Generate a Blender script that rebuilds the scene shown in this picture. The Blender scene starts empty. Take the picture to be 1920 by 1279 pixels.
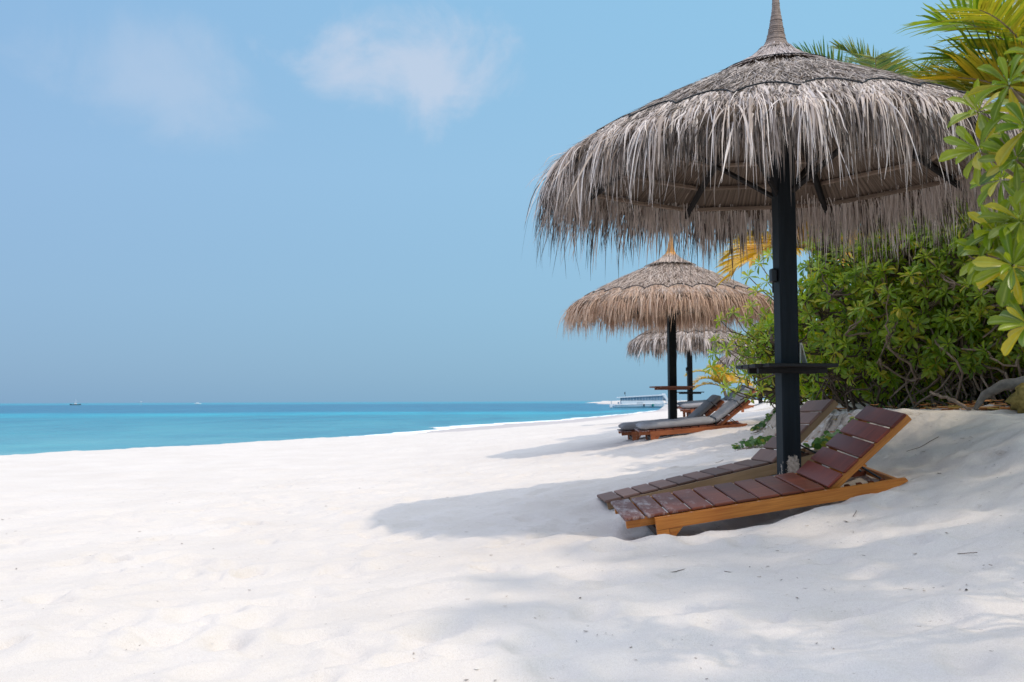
import bpy, math, random
import numpy as np
from mathutils import Vector, Matrix
PI = math.pi
R_ = math.radians
C = bpy.context.scene.collection
rng = np.random.default_rng(7)
random.seed(7)

# ------------------------------------------------------------------ camera
EYE = 1.9
sc = bpy.context.scene
cam = bpy.data.cameras.new('camera'); camo = bpy.data.objects.new('camera', cam); C.objects.link(camo)
cam.sensor_width = 36.0; cam.lens = 35.0; cam.clip_start = 0.05; cam.clip_end = 60000
pitch = math.atan(113.5 / 1867); roll = R_(0.22)
camo.matrix_world = Matrix.Translation((0, 0, EYE)) @ Matrix.Rotation(PI / 2 + pitch, 4, 'X') @ Matrix.Rotation(-roll, 4, 'Z')
cam.dof.use_dof = True; cam.dof.focus_distance = 7.4; cam.dof.aperture_fstop = 5.6
sc.camera = camo

# ------------------------------------------------------------------ world, sun, exposure
SUN_EL, SUN_AZ = R_(54), R_(130)
w = bpy.data.worlds.new('World'); sc.world = w; w.use_nodes = True
nt = w.node_tree; nt.nodes.clear()
def N(nt, t, **kw):
    n = nt.nodes.new(t)
    for k, v in kw.items():
        if k.startswith('i_'):
            n.inputs[k[2:].replace('_', ' ')].default_value = v
        else:
            setattr(n, k, v)
    return n
L_ = lambda nt, a, b: nt.links.new(a, b)
sky = N(nt, 'ShaderNodeTexSky', sky_type='NISHITA', sun_disc=False, sun_elevation=SUN_EL, sun_rotation=SUN_AZ,
        altitude=0, air_density=1.0, dust_density=1.2, ozone_density=1.6)
geo = N(nt, 'ShaderNodeTexCoord')
sep = N(nt, 'ShaderNodeSeparateXYZ'); L_(nt, geo.outputs['Generated'], sep.inputs[0])
# hazy tropical sky tinted by elevation; unseen zenith stops brightened to fill the shade
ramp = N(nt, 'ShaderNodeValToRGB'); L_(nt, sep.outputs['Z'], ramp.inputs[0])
els = ramp.color_ramp.elements
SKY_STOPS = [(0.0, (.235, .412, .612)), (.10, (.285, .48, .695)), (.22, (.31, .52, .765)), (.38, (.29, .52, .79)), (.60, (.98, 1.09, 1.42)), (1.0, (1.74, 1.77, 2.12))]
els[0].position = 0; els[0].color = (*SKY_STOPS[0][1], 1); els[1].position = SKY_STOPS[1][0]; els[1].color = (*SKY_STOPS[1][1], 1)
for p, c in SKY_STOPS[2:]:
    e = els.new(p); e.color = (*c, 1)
# brighter, slightly greener haze to the right (towards the sun side)
mx = N(nt, 'ShaderNodeMapRange', i_From_Min=-.45, i_From_Max=.30, i_To_Min=0.0, i_To_Max=1.0, clamp=True); L_(nt, sep.outputs['X'], mx.inputs[0])
tint = N(nt, 'ShaderNodeMix', data_type='RGBA', blend_type='MIX'); L_(nt, mx.outputs[0], tint.inputs[0])
tint.inputs[6].default_value = (.97, .965, .98, 1); tint.inputs[7].default_value = (1.02, 1.13, 1.05, 1)
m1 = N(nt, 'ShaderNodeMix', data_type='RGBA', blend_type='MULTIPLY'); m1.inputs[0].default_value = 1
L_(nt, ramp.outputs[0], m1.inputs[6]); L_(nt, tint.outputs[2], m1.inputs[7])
# clouds: soft noise patches placed by direction
def cloud(center, rad, seed, lo, hi, stretch=1.0):
    vs = N(nt, 'ShaderNodeVectorMath', operation='SUBTRACT'); L_(nt, geo.outputs['Generated'], vs.inputs[0]); vs.inputs[1].default_value = center
    vm = N(nt, 'ShaderNodeVectorMath', operation='MULTIPLY'); L_(nt, vs.outputs[0], vm.inputs[0]); vm.inputs[1].default_value = (1 / rad[0], 0.0, 1 / rad[1])
    ln = N(nt, 'ShaderNodeVectorMath', operation='LENGTH'); L_(nt, vm.outputs[0], ln.inputs[0])
    nz = N(nt, 'ShaderNodeTexNoise', i_Scale=8.5, i_Detail=7.0, i_Roughness=.6, i_Distortion=.5)
    va = N(nt, 'ShaderNodeVectorMath', operation='ADD'); L_(nt, geo.outputs['Generated'], va.inputs[0]); va.inputs[1].default_value = (seed, seed * .3, 0)
    L_(nt, va.outputs[0], nz.inputs['Vector'])
    a = N(nt, 'ShaderNodeMath', operation='MULTIPLY_ADD'); L_(nt, nz.outputs[0], a.inputs[0]); a.inputs[1].default_value = 2.4; a.inputs[2].default_value = -.15
    s = N(nt, 'ShaderNodeMath', operation='SUBTRACT'); L_(nt, a.outputs[0], s.inputs[0]); L_(nt, ln.outputs['Value'], s.inputs[1])
    r = N(nt, 'ShaderNodeMapRange', i_From_Min=lo, i_From_Max=hi, interpolation_type='SMOOTHSTEP'); L_(nt, s.outputs[0], r.inputs[0])
    return r.outputs[0]
c1 = cloud((-.090, .93, .318), (.118, .062), 3.1, -.05, .75)
c2 = cloud((-.323, .9, .292), (.10, .062), 8.3, -.1, 1.1)
cc = N(nt, 'ShaderNodeMath', operation='MULTIPLY_ADD'); L_(nt, c2, cc.inputs[0]); cc.inputs[1].default_value = .34
c1m = N(nt, 'ShaderNodeMath', operation='MULTIPLY'); L_(nt, c1, c1m.inputs[0]); c1m.inputs[1].default_value = .66; L_(nt, c1m.outputs[0], cc.inputs[2])
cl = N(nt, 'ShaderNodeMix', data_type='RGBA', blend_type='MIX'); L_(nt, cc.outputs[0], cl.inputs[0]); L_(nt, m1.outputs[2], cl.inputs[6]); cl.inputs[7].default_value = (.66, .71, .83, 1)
# keep part of the physical sky (its glow towards the sun and zenith)
sk = N(nt, 'ShaderNodeMix', data_type='RGBA', blend_type='MULTIPLY'); sk.inputs[0].default_value = 1; L_(nt, sky.outputs[0], sk.inputs[6]); sk.inputs[7].default_value = (.012, .012, .012, 1)
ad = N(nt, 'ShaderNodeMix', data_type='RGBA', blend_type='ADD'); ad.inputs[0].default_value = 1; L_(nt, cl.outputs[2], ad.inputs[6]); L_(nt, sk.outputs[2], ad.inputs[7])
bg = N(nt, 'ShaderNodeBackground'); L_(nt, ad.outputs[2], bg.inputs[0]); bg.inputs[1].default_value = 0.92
out = N(nt, 'ShaderNodeOutputWorld'); L_(nt, bg.outputs[0], out.inputs[0])

sl = bpy.data.lights.new('sun', 'SUN'); sl.energy = 2.0; sl.angle = R_(1.2); sl.color = (1, .875, .71)
so = bpy.data.objects.new('sun', sl); C.objects.link(so)
tosun = Vector((math.sin(SUN_AZ) * math.cos(SUN_EL), math.cos(SUN_AZ) * math.cos(SUN_EL), math.sin(SUN_EL)))
so.rotation_euler = tosun.to_track_quat('Z', 'Y').to_euler(); so.location = tosun * 50
vs_ = sc.view_settings; vs_.view_transform = 'Standard'; vs_.look = 'None'; vs_.exposure = 0.0; vs_.gamma = 1
sc.cycles.max_bounces = 6; sc.cycles.transparent_max_bounces = 8; sc.cycles.use_denoising = True
sc.cycles.caustics_reflective = False; sc.cycles.caustics_refractive = False

# ------------------------------------------------------------------ materials
M = {}
def mat(name):
    m = bpy.data.materials.new(name); m.use_nodes = True; t = m.node_tree; t.nodes.clear()
    o = N(t, 'ShaderNodeOutputMaterial'); M[name] = m; return m, t, o
def princ(t, o, col=None, rough=.6, spec=.4):
    b = N(t, 'ShaderNodeBsdfPrincipled'); b.inputs['Roughness'].default_value = rough; b.inputs['Specular IOR Level'].default_value = spec
    if col: b.inputs['Base Color'].default_value = (*col, 1)
    L_(t, b.outputs[0], o.inputs[0]); return b
def rampn(t, fac, stops):
    r = N(t, 'ShaderNodeValToRGB'); L_(t, fac, r.inputs[0]); e = r.color_ramp.elements
    e[0].position = stops[0][0]; e[0].color = (*stops[0][1], 1); e[1].position = stops[1][0]; e[1].color = (*stops[1][1], 1)
    for p, c in stops[2:]:
        x = e.new(p); x.color = (*c, 1)
    return r
def noise(t, vec, scale, detail=4, rough=.55, sc3=None):
    n = N(t, 'ShaderNodeTexNoise', i_Scale=scale, i_Detail=float(detail), i_Roughness=rough)
    if sc3:
        mp = N(t, 'ShaderNodeMapping'); mp.inputs['Scale'].default_value = sc3; L_(t, vec, mp.inputs[0]); vec = mp.outputs[0]
    L_(t, vec, n.inputs['Vector']); return n.outputs[0]
def bump(t, h, b, st=.4, dist=.01):
    n = N(t, 'ShaderNodeBump'); n.inputs['Strength'].default_value = st; n.inputs['Distance'].default_value = dist
    L_(t, h, n.inputs['Height']); L_(t, n.outputs[0], b.inputs['Normal'])
def mixc(t, fac, a, b, mode='MIX'):
    m = N(t, 'ShaderNodeMix', data_type='RGBA', blend_type=mode)
    for s, v in ((0, fac), (6, a), (7, b)):
        if isinstance(v, (int, float)): m.inputs[s].default_value = v
        elif isinstance(v, tuple): m.inputs[s].default_value = (*v, 1)
        else: L_(t, v, m.inputs[s])
    return m.outputs[2]

def thatch_mat(name, stops, trans=.25):
    m, t, o = mat(name)
    at = N(t, 'ShaderNodeAttribute', attribute_name='rnd')
    tc = N(t, 'ShaderNodeTexCoord')
    n1 = noise(t, tc.outputs['Object'], 3.0, 3)
    a = N(t, 'ShaderNodeMath', operation='MULTIPLY_ADD'); L_(t, n1, a.inputs[0]); a.inputs[1].default_value = .55; a.inputs[2].default_value = -.27
    b = N(t, 'ShaderNodeMath', operation='ADD'); L_(t, at.outputs['Fac'], b.inputs[0]); L_(t, a.outputs[0], b.inputs[1])
    r = rampn(t, b.outputs[0], stops)
    p = princ(t, o, rough=.75, spec=.25); L_(t, r.outputs[0], p.inputs['Base Color'])
    if trans:
        tr = N(t, 'ShaderNodeBsdfTranslucent'); L_(t, r.outputs[0], tr.inputs[0])
        mx = N(t, 'ShaderNodeMixShader'); mx.inputs[0].default_value = trans; L_(t, p.outputs[0], mx.inputs[1]); L_(t, tr.outputs[0], mx.inputs[2]); L_(t, mx.outputs[0], o.inputs[0])
    return m
thatch_mat('thatch_grey', [(0, (.16, .13, .12)), (.25, (.36, .30, .275)), (.6, (.56, .475, .44)), (1, (.74, .66, .63))])
thatch_mat('thatch_roof_grey', [(0, (.085, .070, .060)), (.3, (.27, .225, .195)), (.65, (.45, .38, .335)), (1, (.64, .555, .505))], .12)
thatch_mat('thatch_fringe', [(0, (.21, .155, .125)), (.25, (.50, .405, .345)), (.6, (.71, .605, .54)), (1, (.88, .79, .735))], .16)
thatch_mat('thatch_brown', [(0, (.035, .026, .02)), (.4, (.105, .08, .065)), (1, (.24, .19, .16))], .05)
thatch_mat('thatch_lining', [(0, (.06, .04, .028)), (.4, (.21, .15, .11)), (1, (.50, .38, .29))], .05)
thatch_mat('thatch_tan', [(0, (.22, .13, .085)), (.3, (.50, .33, .23)), (.65, (.68, .48, .35)), (1, (.82, .65, .52))], .25)
thatch_mat('thatch_tan_roof', [(0, (.18, .13, .105)), (.3, (.42, .32, .26)), (.65, (.60, .48, .40)), (1, (.76, .65, .57))], .15)

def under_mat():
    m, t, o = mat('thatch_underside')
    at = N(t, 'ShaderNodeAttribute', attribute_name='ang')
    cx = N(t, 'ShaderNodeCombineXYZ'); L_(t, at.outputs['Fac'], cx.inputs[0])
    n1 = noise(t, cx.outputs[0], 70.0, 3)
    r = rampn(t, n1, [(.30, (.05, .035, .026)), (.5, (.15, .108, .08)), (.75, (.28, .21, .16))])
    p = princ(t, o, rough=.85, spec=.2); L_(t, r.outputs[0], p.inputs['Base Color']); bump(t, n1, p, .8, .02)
under_mat()

def wood(name, c0, c1, rough=.35, spec=.45, sand=0.0, axis=(1, 14, 14), coat=0):
    m, t, o = mat(name); tc = N(t, 'ShaderNodeTexCoord')
    n1 = noise(t, tc.outputs['Object'], 3.2, 5, .6, axis); n2 = noise(t, tc.outputs['Object'], 2.2, 2)
    r = rampn(t, n1, [(.3, c0), (.7, c1)])
    col = mixc(t, n2, r.outputs[0], tuple(x * .62 for x in c0), 'MIX')
    at = N(t, 'ShaderNodeAttribute', attribute_name='rnd')
    k = N(t, 'ShaderNodeMath', operation='MULTIPLY_ADD'); L_(t, at.outputs['Fac'], k.inputs[0]); k.inputs[1].default_value = .6; k.inputs[2].default_value = .7
    kk = N(t, 'ShaderNodeCombineXYZ'); [L_(t, k.outputs[0], kk.inputs[i]) for i in range(3)]
    col = mixc(t, 1.0, col, kk.outputs[0], 'MULTIPLY')
    p = princ(t, o, rough=rough, spec=spec)
    if sand:
        ns = noise(t, tc.outputs['Object'], 4.0, 7, .78, (2.5, 1.0, 1)); sx = N(t, 'ShaderNodeSeparateXYZ'); L_(t, tc.outputs['Object'], sx.inputs[0])
        mr = N(t, 'ShaderNodeMapRange', i_From_Min=1.25, i_From_Max=.1, i_To_Min=-.26, i_To_Max=.0); L_(t, sx.outputs[0], mr.inputs[0])
        ad = N(t, 'ShaderNodeMath', operation='ADD'); L_(t, ns, ad.inputs[0]); L_(t, mr.outputs[0], ad.inputs[1])
        f = N(t, 'ShaderNodeMapRange', i_From_Min=.46, i_From_Max=.66, i_To_Max=sand); L_(t, ad.outputs[0], f.inputs[0])
        col = mixc(t, f.outputs[0], col, (.62, .56, .54))
    L_(t, col, p.inputs['Base Color']); bump(t, n1, p, .25, .003)
    if coat: p.inputs['Coat Weight'].default_value = coat; p.inputs['Coat Roughness'].default_value = .25
wood('slat_red', (.16, .040, .020), (.36, .10, .048), .5, .32, sand=.75)
wood('slat_back', (.13, .022, .012), (.34, .070, .032), .42, .34)
wood('slat_faded', (.24, .125, .09), (.37, .21, .155), .62, .25)
wood('rail_orange', (.52, .15, .022), (.95, .40, .075), .38, .4, axis=(1.2, 30, 30))
wood('rail_pale', (.40, .22, .10), (.58, .34, .17), .5, .4)
wood('rail_red', (.36, .10, .035), (.55, .19, .07), .45, .4)
wood('shelf_brown', (.22, .085, .05), (.40, .16, .09), .6, .3)
wood('shelf_black', (.012, .011, .011), (.06, .05, .045), .6, .35)
wood('hoop_wood', (.22, .15, .11), (.42, .32, .24), .7, .2)
wood('rafter_dark', (.015, .013, .012), (.035, .03, .028), .7, .2)
wood('dark_post', (.008, .010, .012), (.016, .019, .022), .5, .2, axis=(10, 10, .7))

def post_mat(name, base, peel):
    m, t, o = mat(name); tc = N(t, 'ShaderNodeTexCoord')
    n1 = noise(t, tc.outputs['Object'], 3.0, 4, .6, (9, 9, .6))
    r = rampn(t, n1, [(.3, tuple(x * .7 for x in base)), (.75, tuple(x * 1.5 for x in base))])
    sx = N(t, 'ShaderNodeSeparateXYZ'); L_(t, tc.outputs['Object'], sx.inputs[0])
    n2 = noise(t, tc.outputs['Object'], 9.0, 6, .7)
    a = N(t, 'ShaderNodeMapRange', i_From_Min=.10, i_From_Max=.44, i_To_Min=.27, i_To_Max=-.30); L_(t, sx.outputs[2], a.inputs[0])
    # the paint has peeled mostly in the middle of each face
    ab = N(t, 'ShaderNodeMath', operation='ABSOLUTE'); L_(t, sx.outputs[0], ab.inputs[0])
    e = N(t, 'ShaderNodeMapRange', i_From_Min=.03, i_From_Max=.07, i_To_Min=.12, i_To_Max=-.12); L_(t, ab.outputs[0], e.inputs[0])
    s = N(t, 'ShaderNodeMath', operation='ADD'); L_(t, n2, s.inputs[0]); L_(t, a.outputs[0], s.inputs[1])
    s2 = N(t, 'ShaderNodeMath', operation='ADD'); L_(t, s.outputs[0], s2.inputs[0]); L_(t, e.outputs[0], s2.inputs[1])
    f = N(t, 'ShaderNodeMapRange', i_From_Min=.60, i_From_Max=.64, i_To_Max=peel); L_(t, s2.outputs[0], f.inputs[0])
    n3 = noise(t, tc.outputs['Object'], 60.0, 3)
    pc = rampn(t, n3, [(.3, (.38, .28, .21)), (.7, (.68, .55, .45))])
    col = mixc(t, f.outputs[0], r.outputs[0], pc.outputs[0])
    p = princ(t, o, rough=.55, spec=.2); L_(t, col, p.inputs['Base Color']); bump(t, f.outputs[0], p, .6, .004)
post_mat('post_peeling', (.010, .013, .016), 1.0)

def simple(name, col, rough=.6, spec=.4, var=.0, sc3=8.0):
    m, t, o = mat(name); p = princ(t, o, col, rough, spec); tc = N(t, 'ShaderNodeTexCoord')
    n1 = noise(t, tc.outputs['Object'], sc3, 4)
    r = rampn(t, n1, [(.25, tuple(max(0, x * (1 - var)) for x in col)), (.75, tuple(min(1, x * (1 + var)) for x in col))])
    L_(t, r.outputs[0], p.inputs['Base Color']); return p
simple('rope', (.02, .025, .03), .8, .2, .3)
simple('binding', (.26, .20, .17), .8, .2, .35, 30)
simple('binding_orange', (.62, .30, .09), .8, .2, .3, 20)
simple('cushion_grey', (.33, .325, .335), .85, .15, .12, 6)
simple('cushion_warm', (.25, .235, .235), .85, .15, .12, 6)
simple('cushion_dark', (.085, .105, .13), .85, .15, .1, 6)
simple('black_metal', (.012, .012, .014), .45, .5, .2)
simple('card', (.66, .60, .46), .6, .3, .08)
simple('boat_white', (.78, .79, .80), .35, .5, .04, 1)
simple('boat_grey', (.50, .54, .58), .5, .4, .06, 1)
simple('boat_glass', (.16, .27, .36), .15, .6, .2, 1)
simple('boat_dark', (.04, .05, .06), .5, .4, .1, 1)
simple('fender_green', (.02, .22, .20), .5, .4, .1)
simple('bark', (.26, .19, .14), .9, .1, .45, 25)
simple('bark_dark', (.115, .085, .062), .9, .1, .45, 25)
simple('bark_grey', (.22, .19, .16), .9, .1, .4, 18)
simple('palm_bark', (.25, .21, .17), .9, .1, .4, 9)
simple('wall_terracotta', (.62, .30, .17), .85, .15, .15, 3)
simple('wood_dark', (.08, .05, .035), .6, .3, .3)
simple('husk', (.32, .23, .07), .95, .1, .5, 25)
simple('orange_scar', (.55, .2, .08), .8, .2, .2)
simple('foam', (.88, .90, .90), .7, .2, .04, 3)

def leaf_mat(name, stops, yellow, trans=.42, rough=.32, spec=.5, rib=0):
    m, t, o = mat(name)
    at = N(t, 'ShaderNodeAttribute', attribute_name='rnd'); ay = N(t, 'ShaderNodeAttribute', attribute_name='age')
    r = rampn(t, at.outputs['Fac'], stops); col = mixc(t, ay.outputs['Fac'], r.outputs[0], yellow)
    tc = N(t, 'ShaderNodeTexCoord'); n1 = noise(t, tc.outputs['Object'], 30, 2)
    k = N(t, 'ShaderNodeMapRange', i_To_Min=.75, i_To_Max=1.25); L_(t, n1, k.inputs[0])
    kk = N(t, 'ShaderNodeCombineXYZ'); [L_(t, k.outputs[0], kk.inputs[i]) for i in range(3)]
    col = mixc(t, 1.0, col, kk.outputs[0], 'MULTIPLY')
    if rib:
        rb = N(t, 'ShaderNodeAttribute', attribute_name='rib'); rm_ = N(t, 'ShaderNodeMapRange', i_From_Min=.22, i_From_Max=.0, i_To_Min=0, i_To_Max=rib); L_(t, rb.outputs['Fac'], rm_.inputs[0])
        col = mixc(t, rm_.outputs[0], col, (.42, .46, .10)); nv = noise(t, tc.outputs['Object'], 55, 4, .7)
        sp_ = N(t, 'ShaderNodeMapRange', i_From_Min=.70, i_From_Max=.76, i_To_Max=.6); L_(t, nv, sp_.inputs[0]); col = mixc(t, sp_.outputs[0], col, (.16, .09, .03))
    p = princ(t, o, rough=rough, spec=spec); L_(t, col, p.inputs['Base Color'])
    tcl = mixc(t, 1.0, col, (1.5, 1.6, .7), 'MULTIPLY')
    tr = N(t, 'ShaderNodeBsdfTranslucent'); L_(t, tcl, tr.inputs[0])
    mx = N(t, 'ShaderNodeMixShader'); mx.inputs[0].default_value = trans; L_(t, p.outputs[0], mx.inputs[1]); L_(t, tr.outputs[0], mx.inputs[2]); L_(t, mx.outputs[0], o.inputs[0])
leaf_mat('leaf_green', [(0, (.085, .175, .012)), (.5, (.19, .31, .020)), (1, (.38, .45, .045))], (.52, .42, .035))
leaf_mat('leaf_near', [(0, (.045, .095, .005)), (.5, (.125, .195, .008)), (1, (.29, .33, .02))], (.55, .42, .03), .30, .27, .5, rib=.5)
leaf_mat('leaf_palm', [(0, (.07, .13, .012)), (.5, (.16, .235, .022)), (1, (.30, .34, .045))], (.72, .44, .04), .35)
leaf_mat('leaf_palm_far', [(0, (.04, .10, .05)), (.5, (.07, .15, .07)), (1, (.12, .19, .08))], (.60, .40, .05), .35)
leaf_mat('leaf_vine', [(0, (.05, .12, .03)), (1, (.12, .22, .06))], (.4, .36, .06))
leaf_mat('litter', [(0, (.16, .06, .025)), (.5, (.55, .20, .06)), (1, (.72, .42, .20))], (.5, .35, .1), .15, .7, .2)
leaf_mat('debris', [(0, (.05, .04, .035)), (.5, (.16, .11, .08)), (1, (.34, .25, .18))], (.7, .66, .6), .0, .8, .2)

def sand_mat():
    m, t, o = mat('sand'); tc = N(t, 'ShaderNodeTexCoord'); P = tc.outputs['Object']
    n0 = noise(t, P, 1.1, 4); n1 = noise(t, P, 260, 2, .7); n2 = noise(t, P, 22, 4, .6)
    r = rampn(t, n0, [(.3, (.65, .59, .535)), (.7, (.705, .645, .59))])
    g = rampn(t, n1, [(.30, (.80, .78, .76)), (.55, (1, 1, 1))])
    col = mixc(t, 1.0, r.outputs[0], g.outputs[0], 'MULTIPLY')
    sx = N(t, 'ShaderNodeSeparateXYZ'); L_(t, P, sx.inputs[0])
    # wet strip close to the waterline
    nw = noise(t, P, .35, 3); a = N(t, 'ShaderNodeMath', operation='MULTIPLY_ADD'); L_(t, nw, a.inputs[0]); a.inputs[1].default_value = .12; L_(t, sx.outputs[2], a.inputs[2])
    f = N(t, 'ShaderNodeMapRange', i_From_Min=.46, i_From_Max=.34); L_(t, a.outputs[0], f.inputs[0])
    col = mixc(t, f.outputs[0], col, (.47, .425, .41))
    # eroded bank: browner compact sand with root stains on the steep face
    ge = N(t, 'ShaderNodeNewGeometry'); sz = N(t, 'ShaderNodeSeparateXYZ'); L_(t, ge.outputs['True Normal'], sz.inputs[0])
    fb = N(t, 'ShaderNodeMapRange', i_From_Min=.76, i_From_Max=.58, i_To_Max=1.0); L_(t, sz.outputs[2], fb.inputs[0])
    hm = N(t, 'ShaderNodeMapRange', i_From_Min=1.1, i_From_Max=1.3); L_(t, sx.outputs[2], hm.inputs[0])
    fm = N(t, 'ShaderNodeMath', operation='MULTIPLY'); L_(t, fb.outputs[0], fm.inputs[0]); L_(t, hm.outputs[0], fm.inputs[1])
    nb = noise(t, P, 6, 6, .7, (1.6, 1.6, .7)); rb = rampn(t, nb, [(.38, (.13, .10, .08)), (.47, (.42, .34, .27)), (.7, (.56, .47, .40))])
    col = mixc(t, fm.outputs[0], col, rb.outputs[0])
    p = princ(t, o, rough=.9, spec=.15); L_(t, col, p.inputs['Base Color'])
    b1 = N(t, 'ShaderNodeBump'); b1.inputs['Strength'].default_value = .6; b1.inputs['Distance'].default_value = .016; L_(t, n2, b1.inputs['Height'])
    b2 = N(t, 'ShaderNodeBump'); b2.inputs['Strength'].default_value = .35; b2.inputs['Distance'].default_value = .003; L_(t, n1, b2.inputs['Height']); L_(t, b1.outputs[0], b2.inputs['Normal'])
    L_(t, b2.outputs[0], p.inputs['Normal'])
sand_mat()

def water_mat():
    m, t, o = mat('water'); tc = N(t, 'ShaderNodeTexCoord'); P = tc.outputs['Object']
    at = N(t, 'ShaderNodeAttribute', attribute_name='depth')
    # depth contours wobble over reef and sand patches
    n0 = noise(t, P, .008, 6, .65, (.7, 1, 1)); a = N(t, 'ShaderNodeMath', operation='MULTIPLY_ADD'); L_(t, n0, a.inputs[0]); a.inputs[1].default_value = .34; a.inputs[2].default_value = -.17
    n9 = noise(t, P, .06, 5, .6, (.35, 1, 1)); a9 = N(t, 'ShaderNodeMath', operation='MULTIPLY_ADD'); L_(t, n9, a9.inputs[0]); a9.inputs[1].default_value = .26; L_(t, a.outputs[0], a9.inputs[2])
    s = N(t, 'ShaderNodeMath', operation='ADD'); L_(t, at.outputs['Fac'], s.inputs[0]); L_(t, a9.outputs[0], s.inputs[1])
    s_ = N(t, 'ShaderNodeMath', operation='SUBTRACT'); L_(t, s.outputs[0], s_.inputs[0]); s_.inputs[1].default_value = .13
    r = rampn(t, s_.outputs[0], [(0, (.15, .36, .39)), (.10, (.055, .255, .32)), (.32, (.022, .215, .295)), (.49, (.006, .31, .41)), (.57, (.012, .155, .255)), (.80, (.010, .135, .235)), (.90, (.02, .25, .34))])
    p = princ(t, o, rough=.30, spec=.16)
    nr_ = noise(t, P, 1.0, 4, .65, (.20, .075, 1)); nf_ = noise(t, P, 1.0, 4, .7, (.045, .012, 1)); av = N(t, 'ShaderNodeMath', operation='MULTIPLY_ADD'); L_(t, nf_, av.inputs[0]); av.inputs[1].default_value = .5; hf = N(t, 'ShaderNodeMath', operation='MULTIPLY'); L_(t, nr_, hf.inputs[0]); hf.inputs[1].default_value = .5; L_(t, hf.outputs[0], av.inputs[2])
    kr = rampn(t, av.outputs[0], [(.38, (.62, .74, .82)), (.50, (1.0, 1.0, 1.0)), (.62, (1.30, 1.18, 1.10))])
    L_(t, mixc(t, 1.0, r.outputs[0], kr.outputs[0], 'MULTIPLY'), p.inputs['Base Color'])
    w1 = noise(t, P, .9, 5, .7, (.45, 1, 1)); w2 = noise(t, P, .12, 3, .5, (.4, 1, 1))
    b1 = N(t, 'ShaderNodeBump'); b1.inputs['Strength'].default_value = .9; b1.inputs['Distance'].default_value = .4; L_(t, w1, b1.inputs['Height'])
    b2 = N(t, 'ShaderNodeBump'); b2.inputs['Strength'].default_value = .9; b2.inputs['Distance'].default_value = 1.6; L_(t, w2, b2.inputs['Height']); L_(t, b1.outputs[0], b2.inputs['Normal'])
    L_(t, b2.outputs[0], p.inputs['Normal'])
water_mat()

# ------------------------------------------------------------------ object helpers
def tag(o, label=None, cat=None, group=None, kind=None):
    if label: o['label'] = label
    if cat: o['category'] = cat
    if group: o['group'] = group
    if kind: o['kind'] = kind
    return o
def empty(name, loc, rot=(0, 0, 0)):
    o = bpy.data.objects.new(name, None); C.objects.link(o); o.location = loc; o.rotation_euler = rot; o.empty_display_size = .1; return o
def mesh_np(name, V, F, m, parent=None, attrs=None, smooth=False):
    """V (n,3), F (m,4) quads or list of faces"""
    me = bpy.data.meshes.new(name)
    if isinstance(F, np.ndarray):
        V = np.ascontiguousarray(V, dtype=np.float32); k = F.shape[1]
        me.vertices.add(len(V)); me.vertices.foreach_set('co', V.ravel())
        me.loops.add(F.size); me.loops.foreach_set('vertex_index', F.astype(np.int32).ravel())
        me.polygons.add(len(F)); me.polygons.foreach_set('loop_start', np.arange(0, F.size, k, dtype=np.int32))
        me.update(calc_edges=True)
    else:
        me.from_pydata([tuple(v) for v in V], [], F); me.update()
    for k_, a in (attrs or {}).items():
        at = me.attributes.new(k_, 'FLOAT', 'POINT'); at.data.foreach_set('value', np.ascontiguousarray(a, dtype=np.float32))
    if smooth:
        me.polygons.foreach_set('use_smooth', np.ones(len(me.polygons), dtype=bool))
    me.materials.append(M[m] if isinstance(m, str) else m); me.validate()
    o = bpy.data.objects.new(name, me); C.objects.link(o)
    if parent: o.parent = parent
    return o
def grids(G):
    """G (N,A,B,3) -> V,F"""
    n, a, b, _ = G.shape
    idx = np.arange(n * a * b).reshape(n, a, b)
    F = np.stack([idx[:, :-1, :-1], idx[:, 1:, :-1], idx[:, 1:, 1:], idx[:, :-1, 1:]], -1).reshape(-1, 4)
    return G.reshape(-1, 3), F
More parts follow.
